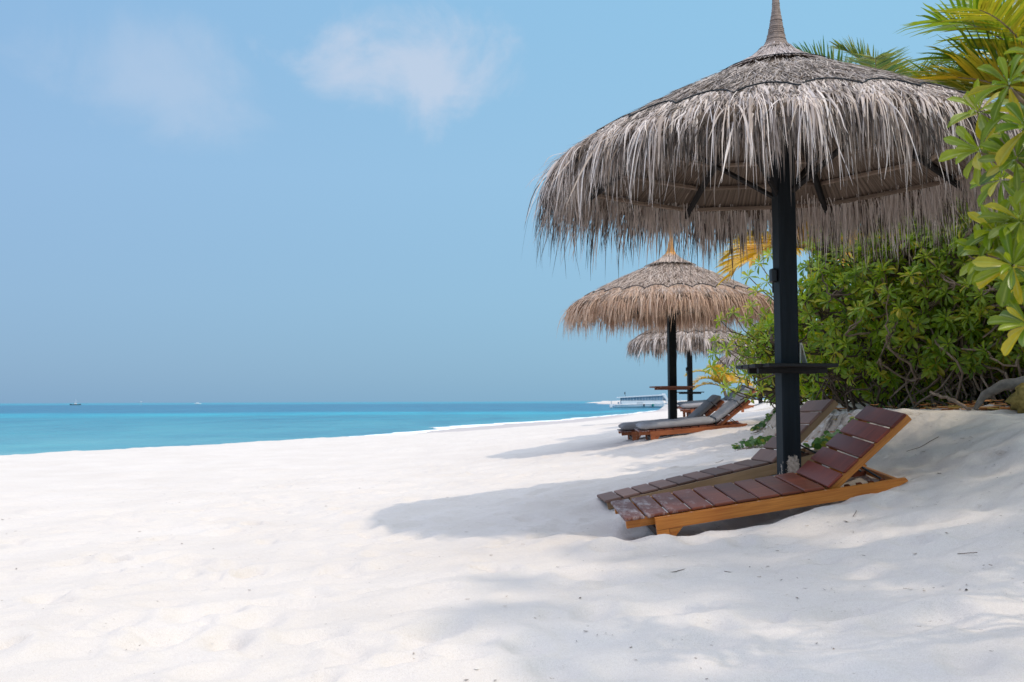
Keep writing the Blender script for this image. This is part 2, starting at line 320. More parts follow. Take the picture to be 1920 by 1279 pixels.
class MB:
    """collects boxes and tubes into ONE mesh"""
    def __init__(s): s.V = []; s.F = []; s.r = []
    def add(s, V, F, r=None):
        n = len(s.V); s.V += [tuple(v) for v in V]; s.F += [tuple(i + n for i in f) for f in F]; s.r += [random.random() if r is None else r] * len(V)
    def box(s, lo, hi, bev=.004, Mx=None, r=None):
        (x0, y0, z0), (x1, y1, z1) = lo, hi; b = min(bev, (x1 - x0) / 3, (y1 - y0) / 3, (z1 - z0) / 3)
        V = []; F = []
        c = [(x, y, z) for x in (0, 1) for y in (0, 1) for z in (0, 1)]
        L = (x0, y0, z0); H = (x1, y1, z1); ids = {}
        for k in c:
            for ax in range(3):
                p = [(H[i] if k[i] else L[i]) if i == ax else ((H[i] - b) if k[i] else (L[i] + b)) for i in range(3)]
                ids[(k, ax)] = len(V); V.append(p)
        for ax in range(3):
            o = [i for i in range(3) if i != ax]
            for sgn in (0, 1):
                q = []
                for u, v in ((0, 0), (1, 0), (1, 1), (0, 1)):
                    k = [0, 0, 0]; k[ax] = sgn; k[o[0]] = u; k[o[1]] = v; q.append(ids[(tuple(k), ax)])
                F.append(q if (sgn == 1) ^ (ax == 1) else q[::-1])
        for ax in range(3):
            o = [i for i in range(3) if i != ax]
            for u in (0, 1):
                for v in (0, 1):
                    k0 = [0, 0, 0]; k0[o[0]] = u; k0[o[1]] = v; k1 = list(k0); k1[ax] = 1
                    F.append([ids[(tuple(k0), o[0])], ids[(tuple(k1), o[0])], ids[(tuple(k1), o[1])], ids[(tuple(k0), o[1])]])
        for k in c: F.append([ids[(k, 0)], ids[(k, 1)], ids[(k, 2)]])
        if Mx is not None: V = [Mx @ Vector(v) for v in V]
        s.add(V, F, r)
    def prism(s, poly, y0, y1, Mx=None, r=None):
        """poly in xz extruded along y"""
        n = len(poly); V = [(x, y0, z) for x, z in poly] + [(x, y1, z) for x, z in poly]
        F = [list(range(n)), list(range(2 * n - 1, n - 1, -1))] + [[i, (i + 1) % n + 0, (i + 1) % n + n, i + n] for i in range(n)]
        if Mx is not None: V = [Mx @ Vector(v) for v in V]
        s.add(V, F, r)
    def tube(s, pts, rad, n=6, r=None, Mx=None, close=True):
        pts = [Vector(p) for p in pts]
        if not hasattr(rad, '__len__'): rad = [rad] * len(pts)
        V = []; F = []
        for i, p in enumerate(pts):
            d = (pts[min(i + 1, len(pts) - 1)] - pts[max(i - 1, 0)]).normalized()
            a = Vector((0, 0, 1)) if abs(d.z) < .9 else Vector((1, 0, 0)); u = d.cross(a).normalized(); v = d.cross(u)
            for k in range(n): an = 2 * PI * k / n; V.append(p + (u * math.cos(an) + v * math.sin(an)) * rad[i])
        for i in range(len(pts) - 1):
            for k in range(n): F.append([i * n + k, i * n + (k + 1) % n, (i + 1) * n + (k + 1) % n, (i + 1) * n + k])
        if close: F.append(list(range(n))[::-1]); F.append([(len(pts) - 1) * n + k for k in range(n)])
        if Mx is not None: V = [Mx @ v for v in V]
        s.add(V, F, r)
    def build(s, name, m, parent=None, smooth=False):
        o = mesh_np(name, s.V, s.F, m, parent, {'rnd': s.r}, smooth)
        import bmesh
        bm = bmesh.new(); bm.from_mesh(o.data); bmesh.ops.recalc_face_normals(bm, faces=bm.faces); bm.to_mesh(o.data); bm.free()
        return o

# ------------------------------------------------------------------ noise + terrain
def vnoise(x, y, seed=0):
    xi = np.floor(x).astype(np.int64); yi = np.floor(y).astype(np.int64); xf = x - xi; yf = y - yi
    def h(a, b):
        n = (a * 374761393 + b * 668265263 + seed * 1442695041) & 0xffffffff
        n = ((n ^ (n >> 13)) * 1274126177) & 0xffffffff
        return ((n ^ (n >> 16)) & 0xffff) / 65535.0
    u = xf * xf * xf * (xf * (xf * 6 - 15) + 10); v = yf * yf * yf * (yf * (yf * 6 - 15) + 10)
    return (h(xi, yi) * (1 - u) + h(xi + 1, yi) * u) * (1 - v) + (h(xi, yi + 1) * (1 - u) + h(xi + 1, yi + 1) * u) * v - .5
def fbm(x, y, o=4, seed=0):
    s = 0; a = 1; f = 1
    for i in range(o): s = s + a * vnoise(x * f + 13.7 * i, y * f - 7.1 * i, seed + i); a *= .5; f *= 2.03
    return s
CP = np.array([
    (-20, 2, .55), (-14, 2, .60), (-8, 2, .66), (-3, 3, .74), (0, 3, .80), (2, 3, .92), (4, 3, 1.2), (7, 3, 1.7), (-12.8, 24.8, .60), (-7.8, 37, .55), (-3.5, 47, .42),
    (5, 84, .20), (2.5, 68, .26), (12, 111, .26), (33, 197, .45), (-8, 12, .68), (-4, 12, .74), (-1.3, 9.25, .85), (.2, 7, .92), (.75, 6.7, .965), (.75, 5.5, .93), (2.16, 6.75, 1.16), (2.7, 6.8, 1.29),
    (2.16, 7.83, 1.25), (.8, 8.2, .985), (2.7, 8.6, 1.40), (2.5, 18.2, 1.16), (3.1, 17.9, 1.28), (3.7, 18.0, 1.37), (4.3, 18.2, 1.43), (3, 19.3, 1.22), (-.5, 20.8, .75), (-4, 25, .65), (4.9, 28, 1.42), (5.5, 31, 1.38),
    (6, 40, 1.2), (9, 60, 1.05), (14, 84, .72), (20, 111, .8), (45, 197, 1.0), (8, 10, 2.0), (8, 20, 1.95), (12, 30, 1.9), (15, 50, 1.7), (25, 80, 1.6), (1.2, 13, 1.0), (2.9, 13, 1.25), (.3, 15, .9),
    (1.9, 5.2, 1.03), (2.6, 5.2, 1.2), (-20, -10, .5), (0, -10, .75), (8, -10, 1.6), (20, 0, 2), (60, 100, 1.5), (60, 200, 1.3)])
def _tps():
    n = len(CP); X = CP[:, :2]; d2 = ((X[:, None] - X[None]) ** 2).sum(-1); K = .5 * d2 * np.log(d2 + 1e-9) + np.eye(n) * .02
    P = np.c_[np.ones(n), X]; A = np.block([[K, P], [P.T, np.zeros((3, 3))]])
    return np.linalg.solve(A, np.r_[CP[:, 2], 0, 0, 0])
_W = _tps()
def base_z(x, y):
    x, y = np.broadcast_arrays(np.asarray(x, float), np.asarray(y, float)); z = _W[-3] + _W[-2] * x + _W[-1] * y
    for (cx, cy, _), wt in zip(CP, _W):
        d2 = (x - cx) ** 2 + (y - cy) ** 2; z = z + wt * .5 * d2 * np.log(d2 + 1e-9)
    return np.clip(z, .12, 2.3)
CR = np.array([(-20, -24), (0, -20), (24.8, -12.8), (37, -7.8), (47, -3.6), (84, 5), (111, 12), (197, 33), (300, 64)], float)
DN = np.array([(0, 4.0), (37, 4.5), (55, 7.5), (84, 7.5), (100, 5), (197, 4)], float)
xcrest = lambda y: np.interp(y, CR[:, 0], CR[:, 1])
sst = lambda a, b, v: (lambda t: t * t * (3 - 2 * t))(np.clip((v - a) / (b - a), 0, 1))
XB = np.array([(2, 3.6), (5, 3.1), (7, 2.65), (8, 2.70), (9, 2.95), (9.6, 3.1), (11, 3.15), (14, 3.6), (16, 4.1), (18, 4.75), (22, 5.6), (30, 7.2), (60, 13), (120, 28)], float)
WB = np.array([(2, 2.4), (6.5, 2.2), (7.8, 1.9), (9.0, .60), (9.6, .28), (14, .32), (18, .6), (25, 1.5)], float)
NEARF = np.random.default_rng(3)
dents = [(NEARF.uniform(-7, 5), 3 + 17 * NEARF.random() ** 1.6, NEARF.uniform(.07, .2), NEARF.uniform(.008, .038), NEARF.uniform(0, PI)) for _ in range(1300)]
def terrain(x, y, detail=True):
    x, y = np.broadcast_arrays(np.asarray(x, float), np.asarray(y, float))
    z = base_z(x, y)
    wob = fbm(x * .9, y * .9, 4, 5) * .35 + fbm(x * 5, y * 5, 3, 9) * .10
    xb = np.interp(y, XB[:, 0], XB[:, 1]) + wob * np.where(y > 8.5, 1, .5); wb = np.interp(y, WB[:, 0], WB[:, 1])
    top = 1.79 + fbm(x * .7, y * .7, 3, 21) * .06 + np.clip(x - xb, 0, 20) * .012
    z = z + np.clip(top - z, 0, None) * sst(0, 1, (x - xb) / wb)
    d = xcrest(y) + fbm(y * .12, y * 0, 3, 33) * 1.2 - x
    dn = np.interp(y, DN[:, 0], DN[:, 1]); dd = np.clip(d, 0, None)
    z = z - (z + .02) * np.clip(dd / dn, 0, 1) ** 1.2 - np.clip(dd - dn, 0, 400) * .05
    # hollow scooped out under the nearest lounger, with the sand pushed up in front of it
    z = z - .085 * np.exp(-((x - 1.45) / .85) ** 4 - ((y - 7.22) / .42) ** 4) + .02 * np.exp(-((x - 1.3) / .8) ** 4 - ((y - 6.55) / .16) ** 2)
    if detail:
        fade = 1 / (1 + np.maximum(y - 12, 0) * .02) * sst(-2, 1, -d + 1)
        z = z + (fbm(x * .8, y * .8, 4, 41) * .042 + fbm(x * 3.1, y * 3.1, 4, 47) * .020) * fade
        xr = x * .86 + y * .5; yr = -x * .5 + y * .86
        z = z + np.abs(fbm(xr * 1.1, yr * 2.2, 3, 55)) * .05 * fade
    return z
def gz(x, y): return float(terrain(x, y))

def axis(a0, a1, f0, f1, fine, grow):
    mid = list(np.arange(f0, f1, fine)); s = fine; v = f0; lo = []
    while v > a0: s *= grow; v -= s; lo.append(v)
    s = fine; v = mid[-1]; hi = []
    while v < a1: s *= grow; v += s; hi.append(v)
    return np.array(lo[::-1] + mid + hi)
xs = axis(-60, 260, -3.2, 4.6, .032, 1.035); ys = axis(-12, 700, 3.4, 10.6, .032, 1.022)
XX, YY = np.meshgrid(xs, ys); ZZ = terrain(XX, YY)
for cx, cy, r, dp, an in dents:
    ix = np.searchsorted(xs, (cx - 2.6 * r, cx + 2.6 * r)); iy = np.searchsorted(ys, (cy - 2.6 * r, cy + 2.6 * r))
    if ix[1] <= ix[0] or iy[1] <= iy[0]: continue
    sx = XX[iy[0]:iy[1], ix[0]:ix[1]] - cx; sy = YY[iy[0]:iy[1], ix[0]:ix[1]] - cy
    u = (sx * math.cos(an) + sy * math.sin(an)) / r; v = (-sx * math.sin(an) + sy * math.cos(an)) / (r * .6); q = u * u + v * v
    ZZ[iy[0]:iy[1], ix[0]:ix[1]] += dp * (.45 * np.exp(-(np.sqrt(q) - 1.45) ** 2 * 5) - np.exp(-q * 1.3))
V, F = grids(np.stack([XX, YY, ZZ], -1)[None])
sand_o = mesh_np('sand_beach', V, F[:, ::-1], 'sand', smooth=True); tag(sand_o, kind='structure')

# sea: one sheet to the horizon, with the depth of the water stored on it
def sea_axis():
    a = [0.0]; s = 3.0
    while a[-1] < 45000: a.append(a[-1] + s); s *= 1.045
    return np.array(a)
sa = sea_axis(); sx_ = np.r_[-sa[::-1][:-1], sa]; sy_ = sa - 20
SX, SY = np.meshgrid(sx_, sy_)
DEP = np.interp(SY + np.abs(SX) * .15, [0, 18, 40, 90, 135, 180, 215, 300, 700, 1100, 1500, 45000], [.0, .07, .10, .22, .36, .50, .60, .66, .78, .86, .93, .93])
shore = np.clip((xcrest(SY) - 4 - SX) / 14, 0, 1); DEP = np.where(SY < 210, np.minimum(DEP, .02 + shore * .6 + .1 * (SY > 100)), DEP)
V, F = grids(np.stack([SX, SY, SX * 0], -1)[None])
tag(mesh_np('sea', V, F[:, ::-1], 'water', attrs={'depth': DEP.ravel()}), kind='structure')
# foam line where the small waves run up
mbV = []; yy = np.linspace(20, 240, 900)
off = np.linspace(2, -16, 181)[None]; XS = xcrest(yy)[:, None] + off; ZS = terrain(XS, yy[:, None] + 0 * XS); hit = np.argmax(ZS < .015, axis=1)
xe = XS[np.arange(len(yy)), hit]; xe = np.convolve(np.pad(xe, 4, 'edge'), np.ones(9) / 9, 'valid')
wid = .25 + 1.3 * np.clip(fbm(yy * .25, yy * 0 + 3, 4, 71) + .35, 0.02, 1) * np.exp(-((yy - 80) / 30) ** 2) + .35 * np.clip(fbm(yy * .9, yy * 0, 3, 72) + .3, 0, 1)
nC = 4; G = np.zeros((1, len(yy), nC, 3))
for k in range(nC):
    f = k / (nC - 1) * 2 - 1; G[0, :, k, 0] = xe + f * wid - wid * .35; G[0, :, k, 1] = yy; G[0, :, k, 2] = .03 + .035 * (1 - f * f)
V, F = grids(G); tag(mesh_np('sea_foam', V, F[:, ::-1], 'foam', smooth=True), 'thin white line of foam where small waves meet the sand', 'foam', kind='stuff')
# far sandbank
mb = MB(); G = np.zeros((1, 60, 9, 3)); bx = np.linspace(82, 300, 60)
for k in range(9):
    f = k / 8 * 2 - 1; G[0, :, k, 0] = bx; G[0, :, k, 1] = 1130 + f * 90; G[0, :, k, 2] = -.3 + 2.6 * (1 - f * f) * np.clip((bx - 82) / 40, 0, 1) ** .6 * np.clip((300 - bx) / 60, 0, 1) ** .6 + fbm(bx * .08, bx * 0 + k, 3, 77) * .4
V, F = grids(G); tag(mesh_np('sandbank', V, F[:, ::-1], 'sand', smooth=True), kind='structure')

# ------------------------------------------------------------------ thatched parasol
RK = np.array([0, .12, .4, .8, 1.2, 1.6, 1.85, 1.95]); ZK = np.array([2.90, 2.80, 2.633, 2.448, 2.241, 2.004, 1.838, 1.74])
zroof = lambda r: np.interp(r, RK, ZK)
def strips(P0, az, lean, length, wid, th0, th1, bend_at, K, rg, curl=.25, lift=0.0):
    """hanging or lying strips: start point P0, azimuth az, slope angle from th0 to th1 (radians below horizontal)"""
    n = len(az); t = np.linspace(0, 1, K + 1); P = np.zeros((n, K + 1, 3)); P[:, 0] = P0; S = np.zeros((n, K + 1, 3))
    ds = length / K; az2 = az + lean
    for k in range(K + 1):
        f = 1 / (1 + np.exp(-(t[k] - bend_at) * 9)); th = th0 + (th1 - th0) * f; a = az2 + curl * rg.normal(size=n) * .35 * (k > 0) * t[k]
        if k < K:
            d = np.stack([np.cos(a) * np.cos(th), np.sin(a) * np.cos(th), -np.sin(th)], -1); P[:, k + 1] = P[:, k] + d * ds[:, None]
    tw = rg.normal(size=n) * .5
    base = np.stack([-np.sin(az), np.cos(az), 0 * az], -1); outw = np.stack([np.cos(az), np.sin(az), .3 + 0 * az], -1)
    sd = base * np.cos(tw)[:, None] + outw * np.sin(tw)[:, None]
    prof = np.interp(t, [0, .12, .5, .8, 1], [.7, 1, .95, .6, .08])
    h = sd[:, None, :] * (wid[:, None] * prof[None])[..., None] * .5
    return np.stack([P - h, P + h], 2)
def gmesh(name, G, rnd, m, parent, extra=None, smooth=False):
    V, F = grids(G); k = G.shape[1] * G.shape[2]; at = {'rnd': np.repeat(rnd, k)}
    if extra:
        for kk, vv in extra.items(): at[kk] = np.repeat(vv, k)
    return mesh_np(name, V, F, m, parent, at, smooth)

def parasol(x, y, base, seed, dens, wmul, mats, label, tilt=(0, 0), bracket=False, shelf=('shelf_black', .34), postmat='post_peeling', yaw=.12, apex=EYE, wide=1.0):
    rg = np.random.default_rng(seed)
    root = empty('thatched_parasol', (x, y, base), (0, 0, 0)); tag(root, label, 'parasol', 'thatched parasols along the beach')
    H = apex - base
    pm = MB(); hw = .073
    pm.box((-hw, -hw, -.5), (hw, hw, H + 2.45), .008); po = pm.build('post', postmat, root); po.rotation_euler = (0, 0, yaw)
    if bracket:
        b = MB(); b.box((-hw - .05, -.04, H + .93), (-hw - .002, .03, H + 1.04), .01); b.tube([(-hw - .03, 0, H + .935), (-hw - .03, 0, H + .85)], .006); bo = b.build('junction_box', 'black_metal', po)
    # shelf ring round the post: boards laid in two layers
    sm = MB(); z0 = H + .255; w2 = shelf[1]
    oct_ = [(w2 * .97, w2 * .42), (w2 * .42, w2 * .97)]
    for i, yb in enumerate(np.linspace(-w2, w2, 6)[:-1]):
        bw = 2 * w2 / 5; ym = abs(yb + bw / 2); xw = w2 if ym < w2 * .5 else w2 * .8
        for s in ((-1, 1) if abs(yb + bw / 2) < bw * .4 else (0,)):
            if s == 0: sm.box((-xw + rg.uniform(-.01, .01), yb + .003, z0), (xw + rg.uniform(-.01, .01), yb + bw - .003, z0 + .026), .004)
            elif s < 0: sm.box((-xw, yb + .003, z0), (-hw - .003, yb + bw - .003, z0 + .026), .004)
            else: sm.box((hw + .003, yb + .003, z0), (xw, yb + bw - .003, z0 + .026), .004)
    for s in (-1, 1):
        sm.box((-w2 * .82, s * (hw + .03) - .022, z0 - .042), (w2 * .82, s * (hw + .03) + .022, z0 - .002), .003)
    so_ = sm.build('shelf', shelf[0], root); so_.rotation_euler = (0, 0, yaw)
    can = empty('canopy', (0, 0, H), (tilt[1], -tilt[0], 0)); can.parent = root; can.scale = (wide, wide, 1)
    # shell: outer and inner face
    na, nr = 96, 22; A = np.linspace(0, 2 * PI, na + 1); r_out = np.linspace(.02, 1.80, nr)
    oz = zroof(r_out) - .035; G = np.zeros((1, 2 * nr, na + 1, 3)); rr = np.r_[r_out, r_out[::-1]]; zz = np.r_[oz, oz[::-1] - .075]
    sc_ = 1 + .012 * np.sin(A * 8 + seed) + .01 * rg.normal(size=na + 1)[None] * 0
    G[0, ..., 0] = rr[:, None] * np.cos(A) * sc_; G[0, ..., 1] = rr[:, None] * np.sin(A) * sc_; G[0, ..., 2] = zz[:, None]
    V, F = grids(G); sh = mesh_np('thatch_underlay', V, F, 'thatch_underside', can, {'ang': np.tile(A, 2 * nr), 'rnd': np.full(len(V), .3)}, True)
    # rafters and hoops on the inside
    for k in range(8):
        a = (k + .35) * PI / 4; rm = MB(); pts = [(r * math.cos(a), r * math.sin(a), float(zroof(r)) - .135 - .035 * math.sin(r * 1.6)) for r in (.05, .5, 1.0, 1.4, 1.74)]
        rm.tube(pts, [.03, .032, .032, .03, .028], 6); rm.build('rafter', 'rafter_dark', can)
    for rr_ in (.55, .85, 1.15, 1.42, 1.67):
        hm = MB()
        for k in range(8):
            a0 = (k + .35) * PI / 4; a1 = a0 + PI / 4; z = float(zroof(rr_)) - .118
            hm.tube([(rr_ * math.cos(a0), rr_ * math.sin(a0), z), (rr_ * .955 * math.cos((a0 + a1) / 2), rr_ * .955 * math.sin((a0 + a1) / 2), z + .006), (rr_ * math.cos(a1), rr_ * math.sin(a1), z)], [.021] * 3, 5)
        hm.build('hoop', 'hoop_wood', can)
    n = int(4200 * dens); az = rg.uniform(0, 2 * PI, n); r0 = rg.uniform(.1, 1.66, n) ** .8; P0 = np.stack([r0 * np.cos(az), r0 * np.sin(az), zroof(r0) - .098 - rg.uniform(0, .012, n)], -1)
    th = np.full(n, .46); G = strips(P0, az, rg.normal(size=n) * .12, rg.uniform(.18, .32, n), rg.uniform(.008, .016, n) * wmul, th, th + .03, .5, 1, rg)
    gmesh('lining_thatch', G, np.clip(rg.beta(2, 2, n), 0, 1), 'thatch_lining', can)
    # diagonal struts from the post
    for k in range(4):
        a = (k + .35 / 2) * PI / 2 + .6; st = MB(); st.tube([(.05 * math.cos(a), .05 * math.sin(a), 1.62), (.95 * math.cos(a), .95 * math.sin(a), float(zroof(.95)) - .15)], .022, 6); st.build('strut', 'rafter_dark', can)
    NS = 25; RR = 1.62
    # upper roof: short strips combed down the slope
    n = int(15000 * dens); u = rg.random(n); r0 = .42 + (1.70 - .42) * np.sqrt(u * (1 - .04) + .04 * 0); az = rg.uniform(0, 2 * PI, n)
    Lh = rg.uniform(.10, .26, n) * (1 + .3 * (wmul - 1)); P0 = np.stack([r0 * np.cos(az), r0 * np.sin(az), zroof(r0) + rg.uniform(-.02, .004, n)], -1)
    th = np.full(n, .50) + rg.normal(size=n) * .085; G = strips(P0, az, rg.normal(size=n) * .42, Lh, rg.uniform(.006, .012, n) * wmul, th, th + .05, .5, 2, rg)
    gmesh('roof_thatch', G, np.clip(rg.beta(2, 2.2, n), 0, 1), mats['roof'], can)
    # fringe: long strips from the rope line that bend over the rim and hang
    n = int(9200 * dens); az = rg.uniform(0, 2 * PI, n); az += .028 * np.sin(az * 31) + .02 * np.sin(az * 13 + 2); r0 = RR - .115 * np.abs(np.sin(az * NS / 2)) ** .8 + .25 * rg.random(n) ** 1.9
    clump = fbm(az * 9, az * 0, 3, seed) ; Lh = np.clip((.34 + .22 * clump + rg.exponential(.115, n)), .16, .90)
    P0 = np.stack([r0 * np.cos(az), r0 * np.sin(az), zroof(r0) + rg.uniform(-.012, .02, n)], -1); sh_ = np.clip(1 - (r0 - 1.6) * 1.1, .5, 1)
    lean = rg.normal(size=n) * .36 + .35 * fbm(az * 6, az * 0 + 4, 2, seed + 3)
    G = strips(P0, az, lean, Lh * sh_, np.clip(.0085 * rg.lognormal(0, .38, n), .004, .02) * wmul, rg.normal(size=n) * .09 + .66, rg.normal(size=n) * .20 + 1.45, .22 + .10 * rg.random(n) - .12 * (r0 - 1.55), 7, rg, .55)
    gmesh('fringe', G, np.clip(rg.beta(3, 2.6, n), 0, 1), mats['fringe'], can)
    # a few stray strips sticking out beyond the rim
    n = int(260 * dens); az = rg.uniform(0, 2 * PI, n); r0 = rg.uniform(1.7, 1.9, n); P0 = np.stack([r0 * np.cos(az), r0 * np.sin(az), zroof(r0) + .01], -1)
    G = strips(P0, az, rg.normal(size=n) * .5, rg.uniform(.12, .32, n), rg.uniform(.005, .010, n) * wmul, rg.uniform(.1, .8, n), rg.uniform(.9, 1.5, n), .6, 6, rg, .9)
    # lower fringe from beneath the rim, finer and darker
    n2 = int(2700 * dens); az = rg.uniform(0, 2 * PI, n2); r0 = rg.uniform(1.66, 1.85, n2); cl2 = fbm(az * 11, az * 0, 3, seed + 9)
    Lh = np.clip(.27 + .20 * cl2 + rg.exponential(.10, n2), .12, .72); P0 = np.stack([r0 * np.cos(az), r0 * np.sin(az), zroof(r0) - rg.uniform(.03, .11, n2)], -1)
    G2 = strips(P0, az, rg.normal(size=n2) * .3 + .4 * cl2, Lh, rg.uniform(.005, .011, n2) * wmul, rg.normal(size=n2) * .12 + .72, rg.normal(size=n2) * .13 + 1.5, .22, 6, rg, .6)
    gmesh('stray_strand', G, rg.random(n), mats['fringe'], can)['kind'] = 'stuff'
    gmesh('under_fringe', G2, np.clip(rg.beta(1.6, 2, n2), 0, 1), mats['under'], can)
    # scalloped rope net line and the cap tie
    rp = MB(); ns = NS; rr_ = RR
    for k in range(ns):
        a0 = 2 * PI * k / ns; a1 = 2 * PI * (k + 1) / ns; pts = []
        for j in range(7):
            f = j / 6; a = a0 + (a1 - a0) * f; rj = rr_ - .125 * math.sin(PI * f) ** .75; pts.append((rj * math.cos(a), rj * math.sin(a), float(zroof(rj)) + .020))
        rp.tube(pts, .0056 * min(wmul, 1.9), 5)
    rp.build('net_rope', 'rope', can)
    # cap of lighter thatch round the foot of the spire
    n = int(2200 * dens); az = rg.uniform(0, 2 * PI, n); r0 = .10 + .25 * rg.random(n) ** .8; zc = np.interp(r0, [.06, .1, .16, .25, .35, .50], [2.95, 2.845, 2.775, 2.715, 2.662, 2.59]) + .006
    th0 = np.interp(r0, [.1, .16, .35], [.95, .70, .46]); P0 = np.stack([r0 * np.cos(az), r0 * np.sin(az), zc + rg.uniform(-.004, .01, n)], -1)
    G = strips(P0, az, rg.normal(size=n) * .10, rg.uniform(.10, .20, n), rg.uniform(.006, .011, n) * wmul, th0, np.full(n, .45), .4, 3, rg, .1)
    gmesh('ridge_cap', G, np.clip(.35 + .5 * rg.random(n), 0, 1), mats['cap'], can)
    rp = MB(); pts = []
    for j in range(61):
        a = 2 * PI * j / 60; rj = .46 + .015 * math.sin(a * 9 + seed) + rg.normal() * .008; pts.append((rj * math.cos(a), rj * math.sin(a), float(zroof(rj)) + .016))
    rp.tube(pts, .0042, 5); rp.build('tie_rope', 'rope', can)
    # spire: rope-wound cone
    ps = []; rs = []; NT = 90
    for j in range(NT):
        f = j / (NT - 1); zz_ = 2.80 + .78 * f; rad = np.interp(f, [0, .06, .12, .2, .45, .8, .97, 1], [.15, .10, .078, .062, .031, .022, .016, .004]); rs.append(float(rad) * (1 + .05 * (j % 2) + .03 * rg.normal())); ps.append((.012 * math.sin(f * 3), 0, zz_))
    s_ = MB(); s_.tube(ps, rs, 14); s_.build('spire', mats['spire'], can, False)
    return root

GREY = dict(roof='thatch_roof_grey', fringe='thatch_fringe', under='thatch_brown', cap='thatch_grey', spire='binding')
TAN = dict(roof='thatch_tan_roof', fringe='thatch_tan', under='thatch_tan', cap='thatch_tan_roof', spire='binding_orange')
parasol(2.165, 7.84, gz(2.165, 7.84) - .02, 11, 1.0, 1.0, GREY, 'large grey thatched parasol nearest the camera, its black post peeling at the base', tilt=(.012, -.004), bracket=True)
parasol(3.085, 19.2, gz(3.085, 19.2) - .02, 12, .75, 1.35, TAN, 'tan thatched parasol with an orange spire, behind the grey cushioned loungers', shelf=('shelf_brown', .39), postmat='dark_post', wide=1.055)
parasol(5.53, 31.0, gz(5.53, 31) - .02, 13, .35, 2.4, GREY, 'small distant parasol with a dark grey roof, seen below the tan parasol', shelf=('shelf_black', .39), postmat='dark_post', bracket=True)
parasol(11.2, 45.0, gz(11.2, 45) - .02, 14, .25, 3.2, GREY, 'farthest thatched parasol, half hidden behind the leafy shrub tips', postmat='dark_post', shelf=('shelf_black', .36))

